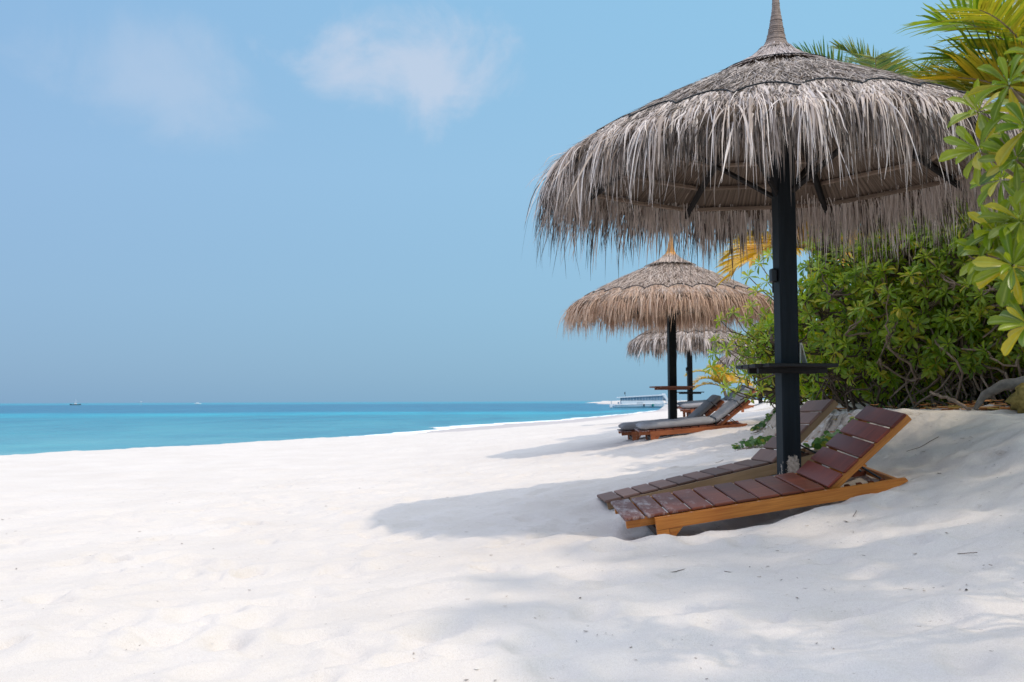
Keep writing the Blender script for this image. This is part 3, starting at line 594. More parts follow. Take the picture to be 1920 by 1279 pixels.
# ------------------------------------------------------------------ sun loungers
WL, SLN, BLN = .654, 1.423, .761
def lounger(pos, rot, back, slat, slatb, rail, cushion, label):
    """local x foot -> head, y to the far side, z up; origin at the near foot corner of the seat slats"""
    yaw, pit, rl = rot
    Mx = Matrix.Rotation(yaw, 4, 'Z') @ Matrix.Rotation(-pit, 4, 'Y') @ Matrix.Rotation(rl, 4, 'X')
    root = empty('sun_lounger', pos); root.rotation_euler = Mx.to_euler(); tag(root, label, 'lounger', 'wooden sun loungers under the parasols')
    for s in (0, 1):
        y0, y1 = ((-.043, -.012), (WL + .012, WL + .043))[s]
        b = MB(); b.prism([(.208, -.02), (1.97, -.02), (1.985, -.045), (1.80, -.105), (.208, -.105)], y0, y1, r=.5 + .2 * s); b.build('side_rail', rail, root)
        b = MB(); b.prism([(.208, -.108), (.293, -.108), (.283, -.42), (.213, -.42)], y0 + .001, y1 - .001, r=.7); b.prism([(.296, -.108), (.39, -.108), (.296, -.20)], y0 + .006, y1 - .006, r=.4); b.build('leg', rail, root)
        b = MB(); b.prism([(1.60, -.108), (1.68, -.108), (1.67, -.36), (1.61, -.36)], y0 + .001, y1 - .001, r=.5); b.build('leg', rail, root)
        b = MB(); b.box((.02, y0 + (.10 if s == 0 else -.10), -.085), (SLN, y0 + .03 + (.10 if s == 0 else -.10), -.024), .003); b.build('seat_beam', rail, root)
        b = MB(); y = .09 + s * (WL - .18)
        for k in range(5):
            b.prism([(1.50 + k * .085, -.03), (1.53 + k * .085, -.03), (1.55 + k * .085, -.055), (1.585 + k * .085, -.055), (1.585 + k * .085, -.09), (1.50 + k * .085, -.09)], y - .012, y + .012)
        b.build('notched_bar', slat, root)
    b = MB(); b.box((.23, -.010, -.20), (.262, WL + .010, -.14), .003); b.build('crossbar', 'wood_dark', root)
    b = MB(); b.box((SLN + .02, -.010, -.10), (SLN + .05, WL + .010, -.04), .003); b.build('crossbar', rail, root)
    b = MB(); b.box((1.93, -.010, -.09), (1.955, WL + .010, -.035), .003); b.build('crossbar', rail, root)
    b = MB(); n = 9; p = SLN / n
    for k in range(n):
        x0 = k * p + .004; b.box((x0, random.uniform(0, .004), -.022 + random.uniform(-.001, .001)), (x0 + p - .016, WL - random.uniform(0, .004), random.uniform(-.001, .001)), .006)
    b.build('seat_slats', slat, root)
    bk = empty('backrest', (SLN + .005, 0, -.004), (0, -back, 0)); bk.parent = root
    b = MB(); n = 5; p = BLN / n
    for k in range(n):
        x0 = k * p + .002; b.box((x0, 0, -.022), (x0 + p - .015, WL, 0), .006)
    b.build('back_slats', slatb, bk)
    for s in (0, 1):
        y = .045 + s * (WL - .09); b = MB(); b.box((.0, y - .018, -.078), (BLN + .0, y + .018, -.0245), .004); b.build('back_beam', rail, bk)
    for s in (0, 1):
        y = .13 + s * (WL - .26); x1 = SLN + .30 * math.cos(back) + .03; z1 = .30 * math.sin(back) - .07
        b = MB(); b.tube([(x1, y, z1), (1.88, y, -.05)], .008, 6); b.build('support_rod', 'black_metal', root)
    b = MB(); b.tube([(SLN + .30 * math.cos(back) + .03, .05, .30 * math.sin(back) - .075), (SLN + .30 * math.cos(back) + .03, WL - .05, .30 * math.sin(back) - .075)], .012, 6); b.build('support_rod', 'black_metal', root)
    if cushion:
        def pad(L0, L1, th, parent, name, z0=.004, rot=0):
            nu, nv = 26, 12; G = []
            # superellipse cross-section swept along x, rounded ends
            ring = 20; V = []; F = []
            for i in range(nu + 1):
                f = i / nu; e = min(1, math.sqrt(max(0, 1 - (1 - min(f, 1 - f) * 9) ** 2))) if min(f, 1 - f) * 9 < 1 else 1
                e = max(e, .02)
                for k in range(ring):
                    a = 2 * PI * k / ring; ca, sa = math.cos(a), math.sin(a)
                    yy = math.copysign(abs(ca) ** .35, ca) * (WL / 2 - .012) * (.93 + .07 * e); zz = math.copysign(abs(sa) ** .6, sa) * th / 2 * (.35 + .65 * e)
                    zz *= 1 + .04 * math.sin(f * 22) * (sa > 0)
                    V.append((L0 + (L1 - L0) * f, WL / 2 + yy, z0 + th / 2 + zz))
            for i in range(nu):
                for k in range(ring): F.append((i * ring + k, i * ring + (k + 1) % ring, (i + 1) * ring + (k + 1) % ring, (i + 1) * ring + k))
            F.append(tuple(range(ring))[::-1]); F.append(tuple(nu * ring + k for k in range(ring)))
            m = MB(); m.add(V, F, .5); return m.build(name, cushion, parent, True)
        pad(.03, SLN + .01, .125, root, 'seat_cushion'); pad(.02, BLN + .02, .105, bk, 'back_cushion')
        b = MB(); b.tube([(SLN * .995, -.003, -.03), (SLN * .995, -.004, .12), (SLN * .995, WL * .5, .133), (SLN * .995, WL + .004, .12), (SLN * .995, WL + .003, -.03)], .008, 5); b.build('cushion_strap', 'black_metal', root)
        b = MB(); b.tube([(.56, -.003, -.06), (.56, -.004, .11), (.56, WL * .5, .128), (.56, WL + .004, .11), (.56, WL + .003, -.06)], .008, 5); b.build('cushion_strap', 'black_metal', bk)
    return root
E0 = EYE - 1.9
lounger((.760, 6.876, 1.095), (.037, .149, .086), .598, 'slat_red', 'slat_back', 'rail_orange', None, 'nearest lounger of dark red slats on orange rails, dusted with sand at its foot')
lounger((.762, 8.302, 1.077), (.030, .223, -.02), .555, 'slat_faded', 'slat_faded', 'rail_pale', None, 'uncushioned lounger with faded brown slats just behind the black post')
lounger((2.299, 18.207, 1.350), (-.002, .080, .049), .595, 'slat_red', 'slat_red', 'rail_red', 'cushion_grey', 'lounger with a full pale grey cushion in front of the tan parasol post')
lounger((2.118, 19.517, 1.301), (.007, .091, .050), .627, 'slat_red', 'slat_red', 'rail_red', 'cushion_warm', 'lounger whose dark grey cushion end sticks out at the left, behind the pale grey one')
lounger((4.72, 27.6, 1.66), (.0, .07, .04), .60, 'slat_red', 'slat_red', 'rail_red', 'cushion_warm', 'far lounger with an orange-red frame on the rise beside the distant post')
lounger((4.95, 29.6, 1.72), (.0, .07, .04), .60, 'slat_red', 'slat_red', 'rail_red', 'cushion_dark', 'farthest lounger with a dark blue-grey cushion, mostly hidden behind the others')

# folded card on the nearest shelf
b = MB(); zc = EYE + .282; ct = Matrix.Translation((2.165 + .135, 7.84 - .02, zc)) @ Matrix.Rotation(R_(-14), 4, 'Y')
b.box((0, -.06, 0), (.006, .06, .17), .001, ct); ct = Matrix.Translation((2.165 + .080, 7.84 - .02, zc)) @ Matrix.Rotation(R_(3), 4, 'Y'); b.box((0, -.06, 0), (.006, .06, .17), .001, ct)
tag(b.build('menu_card', 'card'), 'cream folded card standing on the nearest shelf, right of the black post', 'card')

# ------------------------------------------------------------------ boats
def loft(sections, m, name, parent, smooth=True):
    """sections: list of rings of equal length"""
    n = len(sections[0]); V = [p for s in sections for p in s]; F = []
    for i in range(len(sections) - 1):
        for k in range(n - 1): F.append((i * n + k, i * n + k + 1, (i + 1) * n + k + 1, (i + 1) * n + k))
    F.append(tuple(range(n))); F.append(tuple((len(sections) - 1) * n + k for k in range(n))[::-1])
    for i in range(len(sections) - 1): F.append((i * n, (i + 1) * n, (i + 1) * n + n - 1, i * n + n - 1))
    b = MB(); b.add(V, F, .5); return b.build(name, m, parent, smooth)
def ferry(x, y):
    """local x stern -> bow, 19.5 m"""
    root = empty('ferry_boat', (x, y, 0)); tag(root, 'long white ferry with an open-sided cabin moored off the beach', 'boat')
    secs = []
    for i in range(25):
        f = i / 24; xx = 1.2 + 17.6 * f; bw = 1.75 * min(1, (1 - f) * 3.2) ** .55 * (.86 + .14 * min(1, f * 5)); bw = max(bw, .06)
        top = .95 + .50 * f + 1.1 * max(0, f - .86) / .14 * .55; bot = -.35 + .5 * max(0, f - .85) / .15
        xs_ = xx + .0
        secs.append([(xs_ + (.35 * q * max(0, f - .8) / .2), sgn * bw * w_, bot + (top - bot) * q) for sgn, q, w_ in ((-1, 1, 1.0), (-1, .6, .95), (-1, .25, .78), (-1, 0, .35), (1, 0, .35), (1, .25, .78), (1, .6, .95), (1, 1, 1.0))])
    loft(secs, 'boat_white', 'hull', root)
    b = MB()
    for s in (-1, 1):
        pts = []
        for i in range(0, 25):
            sx2 = secs[i][0 if s < 0 else 7]; pts.append((sx2[0], sx2[1] * 1.012, sx2[2] - .12))
        b.tube(pts, .06, 5)
    b.build('rub_rail', 'boat_grey', root)
    b = MB(); b.tube([(18.75, 0, .3), (19.1, 0, 1.3), (19.45, 0, 2.1), (19.75, 0, 2.9)], [.10, .12, .09, .04], 6); b.build('stem_post', 'boat_grey', root)
    b = MB(); b.box((3.1, -1.60, .95), (14.6, 1.60, 1.95), .03); b.build('cabin', 'boat_white', root)
    b = MB(); b.prism([(2.0, 2.82), (2.2, 3.00), (14.6, 3.72), (14.9, 3.62), (14.7, 3.38), (2.1, 2.74)], -1.85, 1.85); b.build('roof', 'boat_white', root)
    b = MB(); b.prism([(14.35, 3.36), (14.75, 3.95), (15.05, 3.90), (16.2, 1.6), (15.9, 1.35), (15.75, 1.6)], -1.7, -1.55); b.prism([(14.35, 3.36), (14.75, 3.95), (15.05, 3.90), (16.2, 1.6), (15.9, 1.35), (15.75, 1.6)], 1.55, 1.7); b.build('raked_screen', 'boat_white', root)
    b = MB(); b.prism([(14.7, 2.0), (14.8, 3.2), (15.6, 2.0)], -1.5, 1.5); b.build('windscreen', 'boat_glass', root)
    for s in (-1, 1):
        for k in range(14):
            x0 = 3.25 + k * .80; zt = 2.72 + (x0 - 2.2) / 12.5 * .70; q = MB(); q.prism([(x0, 1.98), (x0 + .70, 1.98), (x0 + .70, zt + .04), (x0, zt)], s * 1.56 - .012, s * 1.56 + .012); q.build('window', 'boat_glass', root)
    for s in (-1, 1):
        for k in range(15):
            x0 = 3.16 + k * .80; q = MB(); q.box((x0, s * 1.6 - .03, 1.95), (x0 + .05, s * 1.6 + .03, 2.78 + (x0 - 2.2) / 12.5 * .65), .005); q.build('pillar', 'boat_white', root)
    b = MB(); b.box((.0, -.55, .05), (.95, .55, .95), .12); b.box((.3, -.2, -.5), (.55, .2, .1), .03); b.build('outboard_engine', 'boat_white', root)
    b = MB(); b.tube([(.5, -.6, .9), (.5, -.6, 1.9)], .05, 6); b.tube([(.5, .6, .9), (.5, .6, 1.9)], .05, 6); b.tube([(.5, -.6, 1.9), (.5, .6, 1.9)], .05, 6); b.build('stern_rail', 'boat_grey', root)
    b = MB(); b.tube([(4.35, 0, 3.05), (4.35, 0, 4.45)], .05, 6); b.box((4.10, -.02, 3.75), (4.38, .02, 4.35), .01); b.build('mast', 'boat_dark', root)
    for fx, r_ in ((11.6, .30), (9.2, .2)):
        b = MB(); b.tube([(fx, -1.95, .35), (fx, -1.97, .6), (fx, -1.97, .95), (fx, -1.93, 1.15)], [r_ * .5, r_, r_, r_ * .4], 8); b.build('fender', 'fender_green' if fx > 10 else 'boat_dark', root)
    b = MB(); b.box((7.3, -1.66, .75), (9.0, -1.61, 1.55), .01); b.build('side_door', 'boat_grey', root)
    b = MB(); b.box((1.5, -1.2, .85), (3.0, 1.2, 1.05), .02); b.box((2.2, -1.0, 1.05), (2.6, -.5, 1.7), .05); b.build('stern_deck', 'boat_grey', root)
ferry(26.6, 273)
def skiff(x, y, L, hull, label, kind):
    root = empty('fishing_boat' if kind else 'motorboat', (x, y, 0)); tag(root, label, 'boat')
    secs = []
    for i in range(11):
        f = i / 10 * 2 - 1; bw = max(.08, L * .11 * (1 - abs(f) ** 2.6)); top = .7 + L * .045 * abs(f) ** 3
        secs.append([(f * L / 2, -bw, top), (f * L / 2 * .97, -bw * .8, .2), (f * L / 2 * .93, 0, -.2), (f * L / 2 * .97, bw * .8, .2), (f * L / 2, bw, top)])
    loft(secs, hull, 'hull', root)
    if kind:
        b = MB(); b.box((-.8, -.7, .7), (1.2, .7, 2.9), .1); b.prism([(-1.1, 2.9), (1.5, 2.9), (1.0, 3.15), (-.7, 3.15)], -.9, .9); b.build('wheelhouse', 'boat_white', root)
        b = MB(); b.tube([(.5, 0, 3.1), (.5, 0, 6.0)], .14, 6); b.build('mast', 'boat_white', root)
    else:
        b = MB(); b.prism([(-L * .25, .7), (-L * .2, 2.2), (L * .08, 2.2), (L * .2, .9)], -.9, .9); b.build('cabin', 'boat_white', root)
skiff(-438 * 1.0, 1000, 11.5, 'boat_dark', 'tiny dark boat with a white wheelhouse out on the sea at the far left', True)
skiff(-410, 1300, 9, 'boat_white', 'small white motorboat on the horizon, right of the dark boat', False)
root = empty('channel_marker', (-372, 1000, 0)); tag(root, 'thin pale marker pole standing in the sea between the two distant boats', 'marker')
b = MB(); b.tube([(0, 0, -1), (0, 0, 2.6)], .22, 8); b.build('pole', 'boat_grey', root); b = MB(); b.box((-.5, -.5, 2.6), (.5, .5, 3.4), .05); b.build('topmark', 'boat_white', root)

# ------------------------------------------------------------------ plants
def frame(ax):
    ax = ax / np.linalg.norm(ax, axis=-1, keepdims=True); ref = np.where(np.abs(ax[..., 2:3]) < .9, np.array([0, 0, 1.]), np.array([1., 0, 0]))
    u = np.cross(ax, ref); u /= np.linalg.norm(u, axis=-1, keepdims=True); return ax, u, np.cross(ax, u)
def rosettes(c, ax, nl, L, A, B, rg, yellow=.12, tmax=2.05, wf=.34):
    """c (M,3) centres, ax (M,3) axes -> leaf grids"""
    Mn = len(c); ax, u, v = frame(ax); i = np.arange(nl); ph = i * 2.39996 + rg.uniform(0, 6.28, Mn)[:, None] + rg.normal(size=(Mn, nl)) * .2
    q = (i + .5) / nl; th0 = (.25 + (tmax - .25) * q ** .85)[None] + rg.normal(size=(Mn, nl)) * .17
    Ll = L * (np.interp(q, [0, .25, 1], [.5, .95, 1.0])[None] * rg.uniform(.8, 1.15, (Mn, nl)))
    t = np.linspace(0, 1, A); P = np.zeros((Mn, nl, A, 3)); D = np.zeros_like(P)
    bend = rg.uniform(.2, 1.05, (Mn, nl)); rad = np.cos(ph)[..., None] * u[:, None] + np.sin(ph)[..., None] * v[:, None]; tan = -np.sin(ph)[..., None] * u[:, None] + np.cos(ph)[..., None] * v[:, None]
    cur = c[:, None] + ax[:, None] * (.03 * (1 - q))[None, :, None] * L / .13 + rad * .008
    for k in range(A):
        th = th0 + bend * (t[k] ** 1.5); d = np.cos(th)[..., None] * ax[:, None] + np.sin(th)[..., None] * rad; d[..., 2] -= .10 * t[k] * q
        P[:, :, k] = cur; D[:, :, k] = d; cur = cur + d * (Ll / (A - 1))[..., None]
    nrm = np.cross(np.broadcast_to(tan[:, :, None], D.shape), D)   # points towards the axis (upper side)
    prof = np.interp(t, [0, .15, .45, .72, .9, 1], [.14, .30, .72, 1.0, .80, .15]); W = (Ll * wf * rg.uniform(.8, 1.2, (Mn, nl)))
    s = np.linspace(-1, 1, B); curl = rg.uniform(.3, 1.3, (Mn, nl))
    G = P[:, :, :, None] + tan[:, :, None, None] * (W[..., None, None] * prof[None, None, :, None] * s * .5)[..., None] - nrm[:, :, :, None] * ((W * curl)[..., None, None] * prof[None, None, :, None] * (s ** 2)[None, None, None] * .5)[..., None]
    G = G + nrm[:, :, :, None] * ((W * .10)[..., None, None] * prof[None, None, :, None] * np.abs(s)[None, None, None])[..., None]
    age = np.where((rg.random((Mn, nl)) < yellow * (.2 + 2.0 * q[None] ** 2)), rg.uniform(.5, 1.0, (Mn, nl)), np.clip(.22 * (q[None] - .3), 0, .2) * rg.random((Mn, nl)))
    rnd = np.clip(1 - q[None] * .75 + rg.normal(size=(Mn, nl)) * .13 + rg.normal(size=(Mn, 1)) * .15, 0, 1)
    return G.reshape(-1, A, B, 3), rnd.ravel(), age.ravel()
def branches(P0, P1, rg, r0=.016, r1=.006, K=9, sides=5, sag=.12, wob=.06):
    """curved limbs from P0 to P1 (M,3)"""
    Mn = len(P0); t = np.linspace(0, 1, K)[None, :, None]; d = P1 - P0; ln = np.linalg.norm(d, axis=1, keepdims=True)
    P = P0[:, None] + d[:, None] * t; off = rg.normal(size=(Mn, 3)) * wob * ln; off[:, 2] += sag * ln[:, 0]
    off2 = rg.normal(size=(Mn, 3)) * wob * .6 * ln; off3 = rg.normal(size=(Mn, 3)) * .025 * ln
    P = P + off[:, None] * np.sin(PI * t) + off2[:, None] * np.sin(2 * PI * t) + off3[:, None] * np.sin(5 * PI * t)
    T = np.gradient(P, axis=1); T, u, v = frame(T); a = np.linspace(0, 2 * PI, sides + 1); r = np.linspace(1, r1 / r0, K)[None, :, None, None] * r0
    if hasattr(r0, 'shape'): pass
    return P[:, :, None] + (u[:, :, None] * np.cos(a)[None, None, :, None] + v[:, :, None] * np.sin(a)[None, None, :, None]) * r
def shrub(base, rad, height, nros, label, seed, near=False, leafL=.135, explicit=None, group='green shrubs of the seaside hedge', yellow=.12, floor=.25, bark='bark_dark', nl=13, mat_='leaf_green', lean=(0, 0), name='seaside_shrub', trunkr=.014, cat='shrub', wf=.31, nt=22):
    rg = np.random.default_rng(seed); x, y = base; z0 = gz(x, y)
    root = empty(name, (x, y, z0)); tag(root, label, cat, group)
    n = nros; a = rg.uniform(0, 2 * PI, n); el = np.arcsin(np.clip(rg.uniform(-.62, 1, n), -1, 1)); rr = rg.random(n) ** .33 * .55 + .45
    lump = 1 + .35 * fbm(a * 1.6 + seed, el * 2.5, 3, seed)
    cx = np.stack([np.cos(a) * np.cos(el) * rad[0] * rr * lump, np.sin(a) * np.cos(el) * rad[1] * rr * lump, floor + (height - floor) * (.36 + .64 * np.sin(el) * rr * lump)], -1)
    cx[:, 2] = np.maximum(cx[:, 2], floor + .1 * rg.random(n)); cx[:, :2] += np.array(lean) * cx[:, 2:3] / height
    ax = np.stack([np.cos(a) * np.cos(el), np.sin(a) * np.cos(el), np.sin(el) * .8 + .55], -1) + rg.normal(size=(n, 3)) * .25
    if explicit is not None:
        ep = np.array([e[0] for e in explicit], float) - np.array([x, y, z0]); ea = np.array([e[1] for e in explicit], float)
        cx = np.r_[ep, cx]; ax = np.r_[ea, ax]
    A, B = (8, 5) if near else (5, 3)
    G, rnd, age = rosettes(cx, ax, nl, leafL, A, B, rg, yellow, wf=wf)
    gmesh('foliage', G, rnd, mat_, root, {'age': age}, smooth=True)
    me = [o for o in bpy.data.objects if o.parent == root][0].data; ra = me.attributes.new('rib', 'FLOAT', 'POINT'); ra.data.foreach_set('value', np.tile(np.abs(np.linspace(-1, 1, B)), len(me.vertices) // B).astype(np.float32))
    # limbs: a few trunks from the foot, secondary limbs, then a twig to every rosette
    ta = rg.uniform(0, 2 * PI, nt); f0 = np.stack([np.cos(ta) * rad[0] * .3, np.sin(ta) * rad[1] * .3, np.full(nt, -.12)], -1); f0 += rg.normal(size=(nt, 3)) * np.array([rad[0] * .22, rad[1] * .18, 0]); f0[:, 0] += .12 * rad[0]
    f0[:, 2] = terrain(f0[:, 0] + x, f0[:, 1] + y, False) - z0 - .12
    hub = np.stack([np.cos(ta) * rad[0] * rg.uniform(.2, .75, nt), np.sin(ta) * rad[1] * rg.uniform(.2, .75, nt), rg.uniform(.12, .60, nt) * height], -1)
    hub[:, :2] += np.array(lean) * hub[:, 2:3] / height * .7
    G1 = branches(f0, hub, rg, trunkr, trunkr * .55, 12, 6, -.05, .13)
    m1 = hub[rg.integers(0, nt, nt * 3)]; h2 = m1 + rg.normal(size=(nt * 3, 3)) * np.array([rad[0] * .35, rad[1] * .35, height * .15]); h2[:, 2] = np.clip(h2[:, 2], .1, height * .8)
    G2 = branches(m1, h2, rg, .016, .009, 8, 5, .02, .1)
    allh = np.r_[hub, h2]; d = ((cx[:, None] - allh[None]) ** 2).sum(-1); near_ = allh[d.argmin(1)]
    G3 = branches(near_, cx, rg, .010, .0065, 7, 4, -.10, .06)
    V1, F1 = grids(G1); V2, F2 = grids(G2); V3, F3 = grids(G3)
    mesh_np('stems', np.r_[V1, V2, V3], np.r_[F1, F2 + len(V1), F3 + len(V1) + len(V2)], bark, root, smooth=True)
    return root
def unp(px, py, Y):
    cp, sp = math.cos(pitch), math.sin(pitch); cr, sr = math.cos(roll), math.sin(roll)
    a = (px - 960) / 1867; b_ = (639.5 - py) / 1867
    r2 = np.array([cr, sr * sp, -sr * cp]); u2 = np.array([sr, -cr * sp, cr * cp]); fw = np.array([0, cp, sp])
    d = fw + r2 * a + u2 * b_; return np.array([0, 0, EYE]) + d * (Y / d[1])
# hedge along the top of the bank; each shrub is its own plant
_r = np.random.default_rng(77)
TIP0 = [(unp(px, py, 13.4 + _r.uniform(-.4, .5)), (-.6 + _r.normal() * .2, -.35 + _r.normal() * .2, .6)) for px, py in ((1352, 602), (1375, 588), (1400, 600), (1345, 640), (1362, 655), (1385, 635), (1405, 650), (1335, 690), (1360, 700), (1380, 690), (1400, 705), (1420, 690), (1385, 735), (1410, 745), (1430, 730), (1425, 620), (1365, 730), (1340, 665))]
TIP1 = [(unp(px, py, 11.9 + _r.uniform(-.3, .4)), (-.6 + _r.normal() * .2, -.35 + _r.normal() * .2, .6)) for px, py in ((1405, 520), (1425, 495), (1445, 478), (1440, 530), (1420, 548), (1450, 555), (1435, 590), (1410, 575), (1450, 610), (1440, 640))]
HED = [((4.45, 14.4), (1.0, .95), 1.38, 190, 'shrub at the hedge\'s left end, its leafy tips reaching over the grey lounger backs', (-.40, -.2)),
       ((4.68, 12.4), (1.0, .95), 1.85, 300, 'sunlit yellow-green shrub directly left of the black post', (-.30, -.2)),
       ((4.00, 10.9), (.95, .85), 2.20, 340, 'dense shrub seen right beside the black post, behind the faded lounger back', (-.25, -.15)),
       ((4.60, 10.3), (.95, .80), 2.25, 380, 'dark green shrub with twisted bare stems, above the dark red backrest', (-.15, -.15)),
       ((5.3, 9.6), (1.0, .80), 2.30, 380, 'shrub with reddish tangled stems above the orange leaf litter', (-.1, -.1)),
       ((5.7, 8.8), (.95, .85), 2.30, 340, 'shrub at the right end of the hedge, over the grey fallen branch', (-.1, -.1))]
for i, (bp, rd, h, n, lb, ln) in enumerate(HED):
    shrub(bp, rd, h, n, lb, 100 + i, group='green shrubs of the seaside hedge', lean=ln, yellow=(.24 if i < 2 else .18), floor=(.25, .25, .2, .38, .45, .42)[i], bark='bark' if i in (1, 3, 4) else 'bark_dark', nl=15, leafL=.118, nt=(16, 16, 22, 36, 40, 36)[i], explicit=(TIP0, TIP1, None, None, None, None)[i])
BACK = [((6.2, 12.3), 'taller shrub behind the hedge, glimpsed under the right of the nearest thatch fringe'), ((6.6, 14.3), 'broad shrub behind the hedge, glimpsed through the fringe just right of the post'),
        ((7.6, 11.2), 'tall shrub at the back, against the right edge of the picture'), ((6.9, 16.5), 'far green shrub filling the gap between the hedge and the parasol roof')]
for i, (bp, lb) in enumerate(BACK):
    shrub(bp, (1.7, 1.5), 3.3, 330, lb, 140 + i, group='taller shrubs behind the hedge', leafL=.17, floor=.1, nl=14)

LOW = [((4.75, 13.2), 'low bush filling the foot of the hedge left of the post'), ((4.9, 11.5), 'low bush in the hedge foot just right of the post'), ((5.5, 10.9), 'low bush behind the twisted stems above the red backrest'),
       ((6.3, 10.2), 'low dark bush behind the leaf litter'), ((5.0, 15.6), 'low bush at the far left end of the hedge foot'), ((7.0, 9.4), 'low bush behind the fallen grey branch')]
for i, (bp, lb) in enumerate(LOW):
    shrub(bp, (1.0, .8), 1.25, 170, lb, 160 + i, group='low bushes at the foot of the hedge', floor=.05, nl=13, leafL=.15)

NR = [((1905, 300, 3.3), (-.4, -.75, .2)), ((1870, 440, 3.45), (-.6, -.6, .5)), ((1893, 165, 3.35), (-.45, -.65, .55)), ((1838, 215, 3.6), (-.5, -.5, .6)), ((1840, 285, 3.45), (-.75, -.55, .25)), ((1925, 245, 3.2), (-.3, -.7, .4)), ((1950, 110, 3.4), (-.2, -.6, .8)),
      ((1850, 480, 3.5), (-.6, -.65, .35)), ((1915, 420, 3.35), (-.35, -.6, .6)), ((1900, 500, 3.3), (-.5, -.75, .1)), ((1930, 610, 3.3), (-.6, -.65, .3)), ((1945, 530, 3.5), (-.4, -.6, .4)), ((1880, 340, 3.9), (-.6, -.4, .3)), ((1960, 330, 3.3), (-.4, -.6, .4))]
shrub((3.4, 3.9), (.58, .8), 2.75, 46, 'large glossy leaf rosettes with yellow lower leaves, nearest the camera at right', 170, near=True, wf=.29, leafL=.122, explicit=[(unp(*p), a) for p, a in NR], group=None, yellow=.22, floor=.9, bark='bark', nl=19, mat_='leaf_near', lean=(-.1, 0))
# shrubs further right, outside the frame, whose shade falls across the foreground sand
def tree(base, crown_h, rad, n, label, seed, floor, leafL=.30):
    return shrub(base, rad, crown_h, n, label, seed, leafL=leafL, group=None, floor=floor, nl=12, name='shade_tree', trunkr=.09, cat='tree', nt=4, wf=.36, bark='bark_grey')
tree((6.9, .9), 8.4, (2.9, 2.5), 200, 'broad shade tree to the right of the camera, shading the foreground sand', 171, 5.6)

def frond(org, az, el, L, droop, leaf, rg, nlf=58, fw=1.0, K=6, ww=.030):
    """returns rachis points and leaflet grids"""
    n = 24; t = np.linspace(0, 1, n); P = np.zeros((n, 3)); P[0] = org; e = el
    for k in range(1, n):
        e = el - droop * t[k] ** 1.3; P[k] = P[k - 1] + np.array([math.cos(az) * math.cos(e), math.sin(az) * math.cos(e), math.sin(e)]) * L / (n - 1)
    T = np.gradient(P, axis=0); T /= np.linalg.norm(T, axis=1, keepdims=True)
    s0 = np.array([-math.sin(az), math.cos(az), 0]); tl = np.linspace(.14, 1.0, nlf); Gs = []
    for sgn in (-1, 1):
        c = np.stack([np.interp(tl, t, P[:, i]) for i in range(3)], -1); tt = np.stack([np.interp(tl, t, T[:, i]) for i in range(3)], -1)
        up = np.cross(tt, s0); up *= np.sign(up[:, 2:3] + 1e-6)
        fwd = np.interp(tl, [0, .8, 1], [.45, .75, 1.6])[:, None] * fw
        d = tt * fwd + s0 * sgn + up * rg.uniform(.05, .5, (nlf, 1)); d /= np.linalg.norm(d, axis=1, keepdims=True); ln = leaf * np.interp(tl, [0, .3, .75, 1], [.55, 1, .85, .45]) * rg.uniform(.85, 1.1, nlf)
        Q = np.zeros((nlf, K + 1, 3)); Q[:, 0] = c
        for k in range(K):
            dd = d.copy(); dd[:, 2] -= rg.uniform(.12, .50, nlf) * ((k + .5) / K) ** 1.6; dd /= np.linalg.norm(dd, axis=1, keepdims=True); Q[:, k + 1] = Q[:, k] + dd * (ln / K)[:, None]
        nrm = up * .8 + rg.normal(size=(nlf, 3)) * .25; sd = np.cross(d, nrm); sd /= np.linalg.norm(sd, axis=1, keepdims=True)
        pr = np.interp(np.linspace(0, 1, K + 1), [0, .2, .6, 1], [.5, 1, .8, .08]) * ww * .5
        Gs.append(np.stack([Q - sd[:, None] * pr[None, :, None], Q + sd[:, None] * pr[None, :, None]], 2))
    return P, np.concatenate(Gs)
def palm(base, crown, fr, label, seed, m='leaf_palm', trunk_r=.11, leaf=.8, ww=.030, group='coconut palms behind the hedge'):
    """fr: list of (az deg, el deg, length, droop, yellow)"""
    rg = np.random.default_rng(seed); z0 = gz(*base); root = empty('coconut_palm', (base[0], base[1], z0)); tag(root, label, 'palm tree', group)
    top = np.array(crown) - np.array([base[0], base[1], z0]); K = 28; pts = []; rs = []
    for k in range(K):
        f = k / (K - 1); pts.append((top[0] * f ** 1.7, top[1] * f ** 1.7, -.2 + (top[2] + .2) * f)); rs.append(trunk_r * (1.35 - .6 * f ** .5) * (1 + .06 * (k % 2)))
    b = MB(); b.tube(pts, rs, 10); b.build('trunk', 'palm_bark', root, True)
    for az, el, L, dr, ye, *ex in fr:
        P, G = frond(tuple(top), R_(az), R_(el), L, dr, leaf * (ex[1] if ex else 1), rg, nlf=max(22, int((24 if ex else 38) * L)) if L < 2.6 else 84, ww=ww, fw=ex[0] if ex else 1.0)
        n = len(G); tl = np.tile(np.linspace(0, 1, n // 2), 2); ye_ = np.clip(rg.normal(size=n) * .15 + ye + ye * .8 * (tl - .4), 0, 1)
        o = gmesh('frond', G, np.clip(.5 + rg.normal(size=n) * .22, 0, 1), m, root, {'age': ye_})
        r = MB(); r.tube([tuple(p) for p in P[::2]] + [tuple(P[-1])], list(np.linspace(.018, .005, len(P[::2]))) + [.004], 5); r.build('rachis', 'bark', o)
    return root
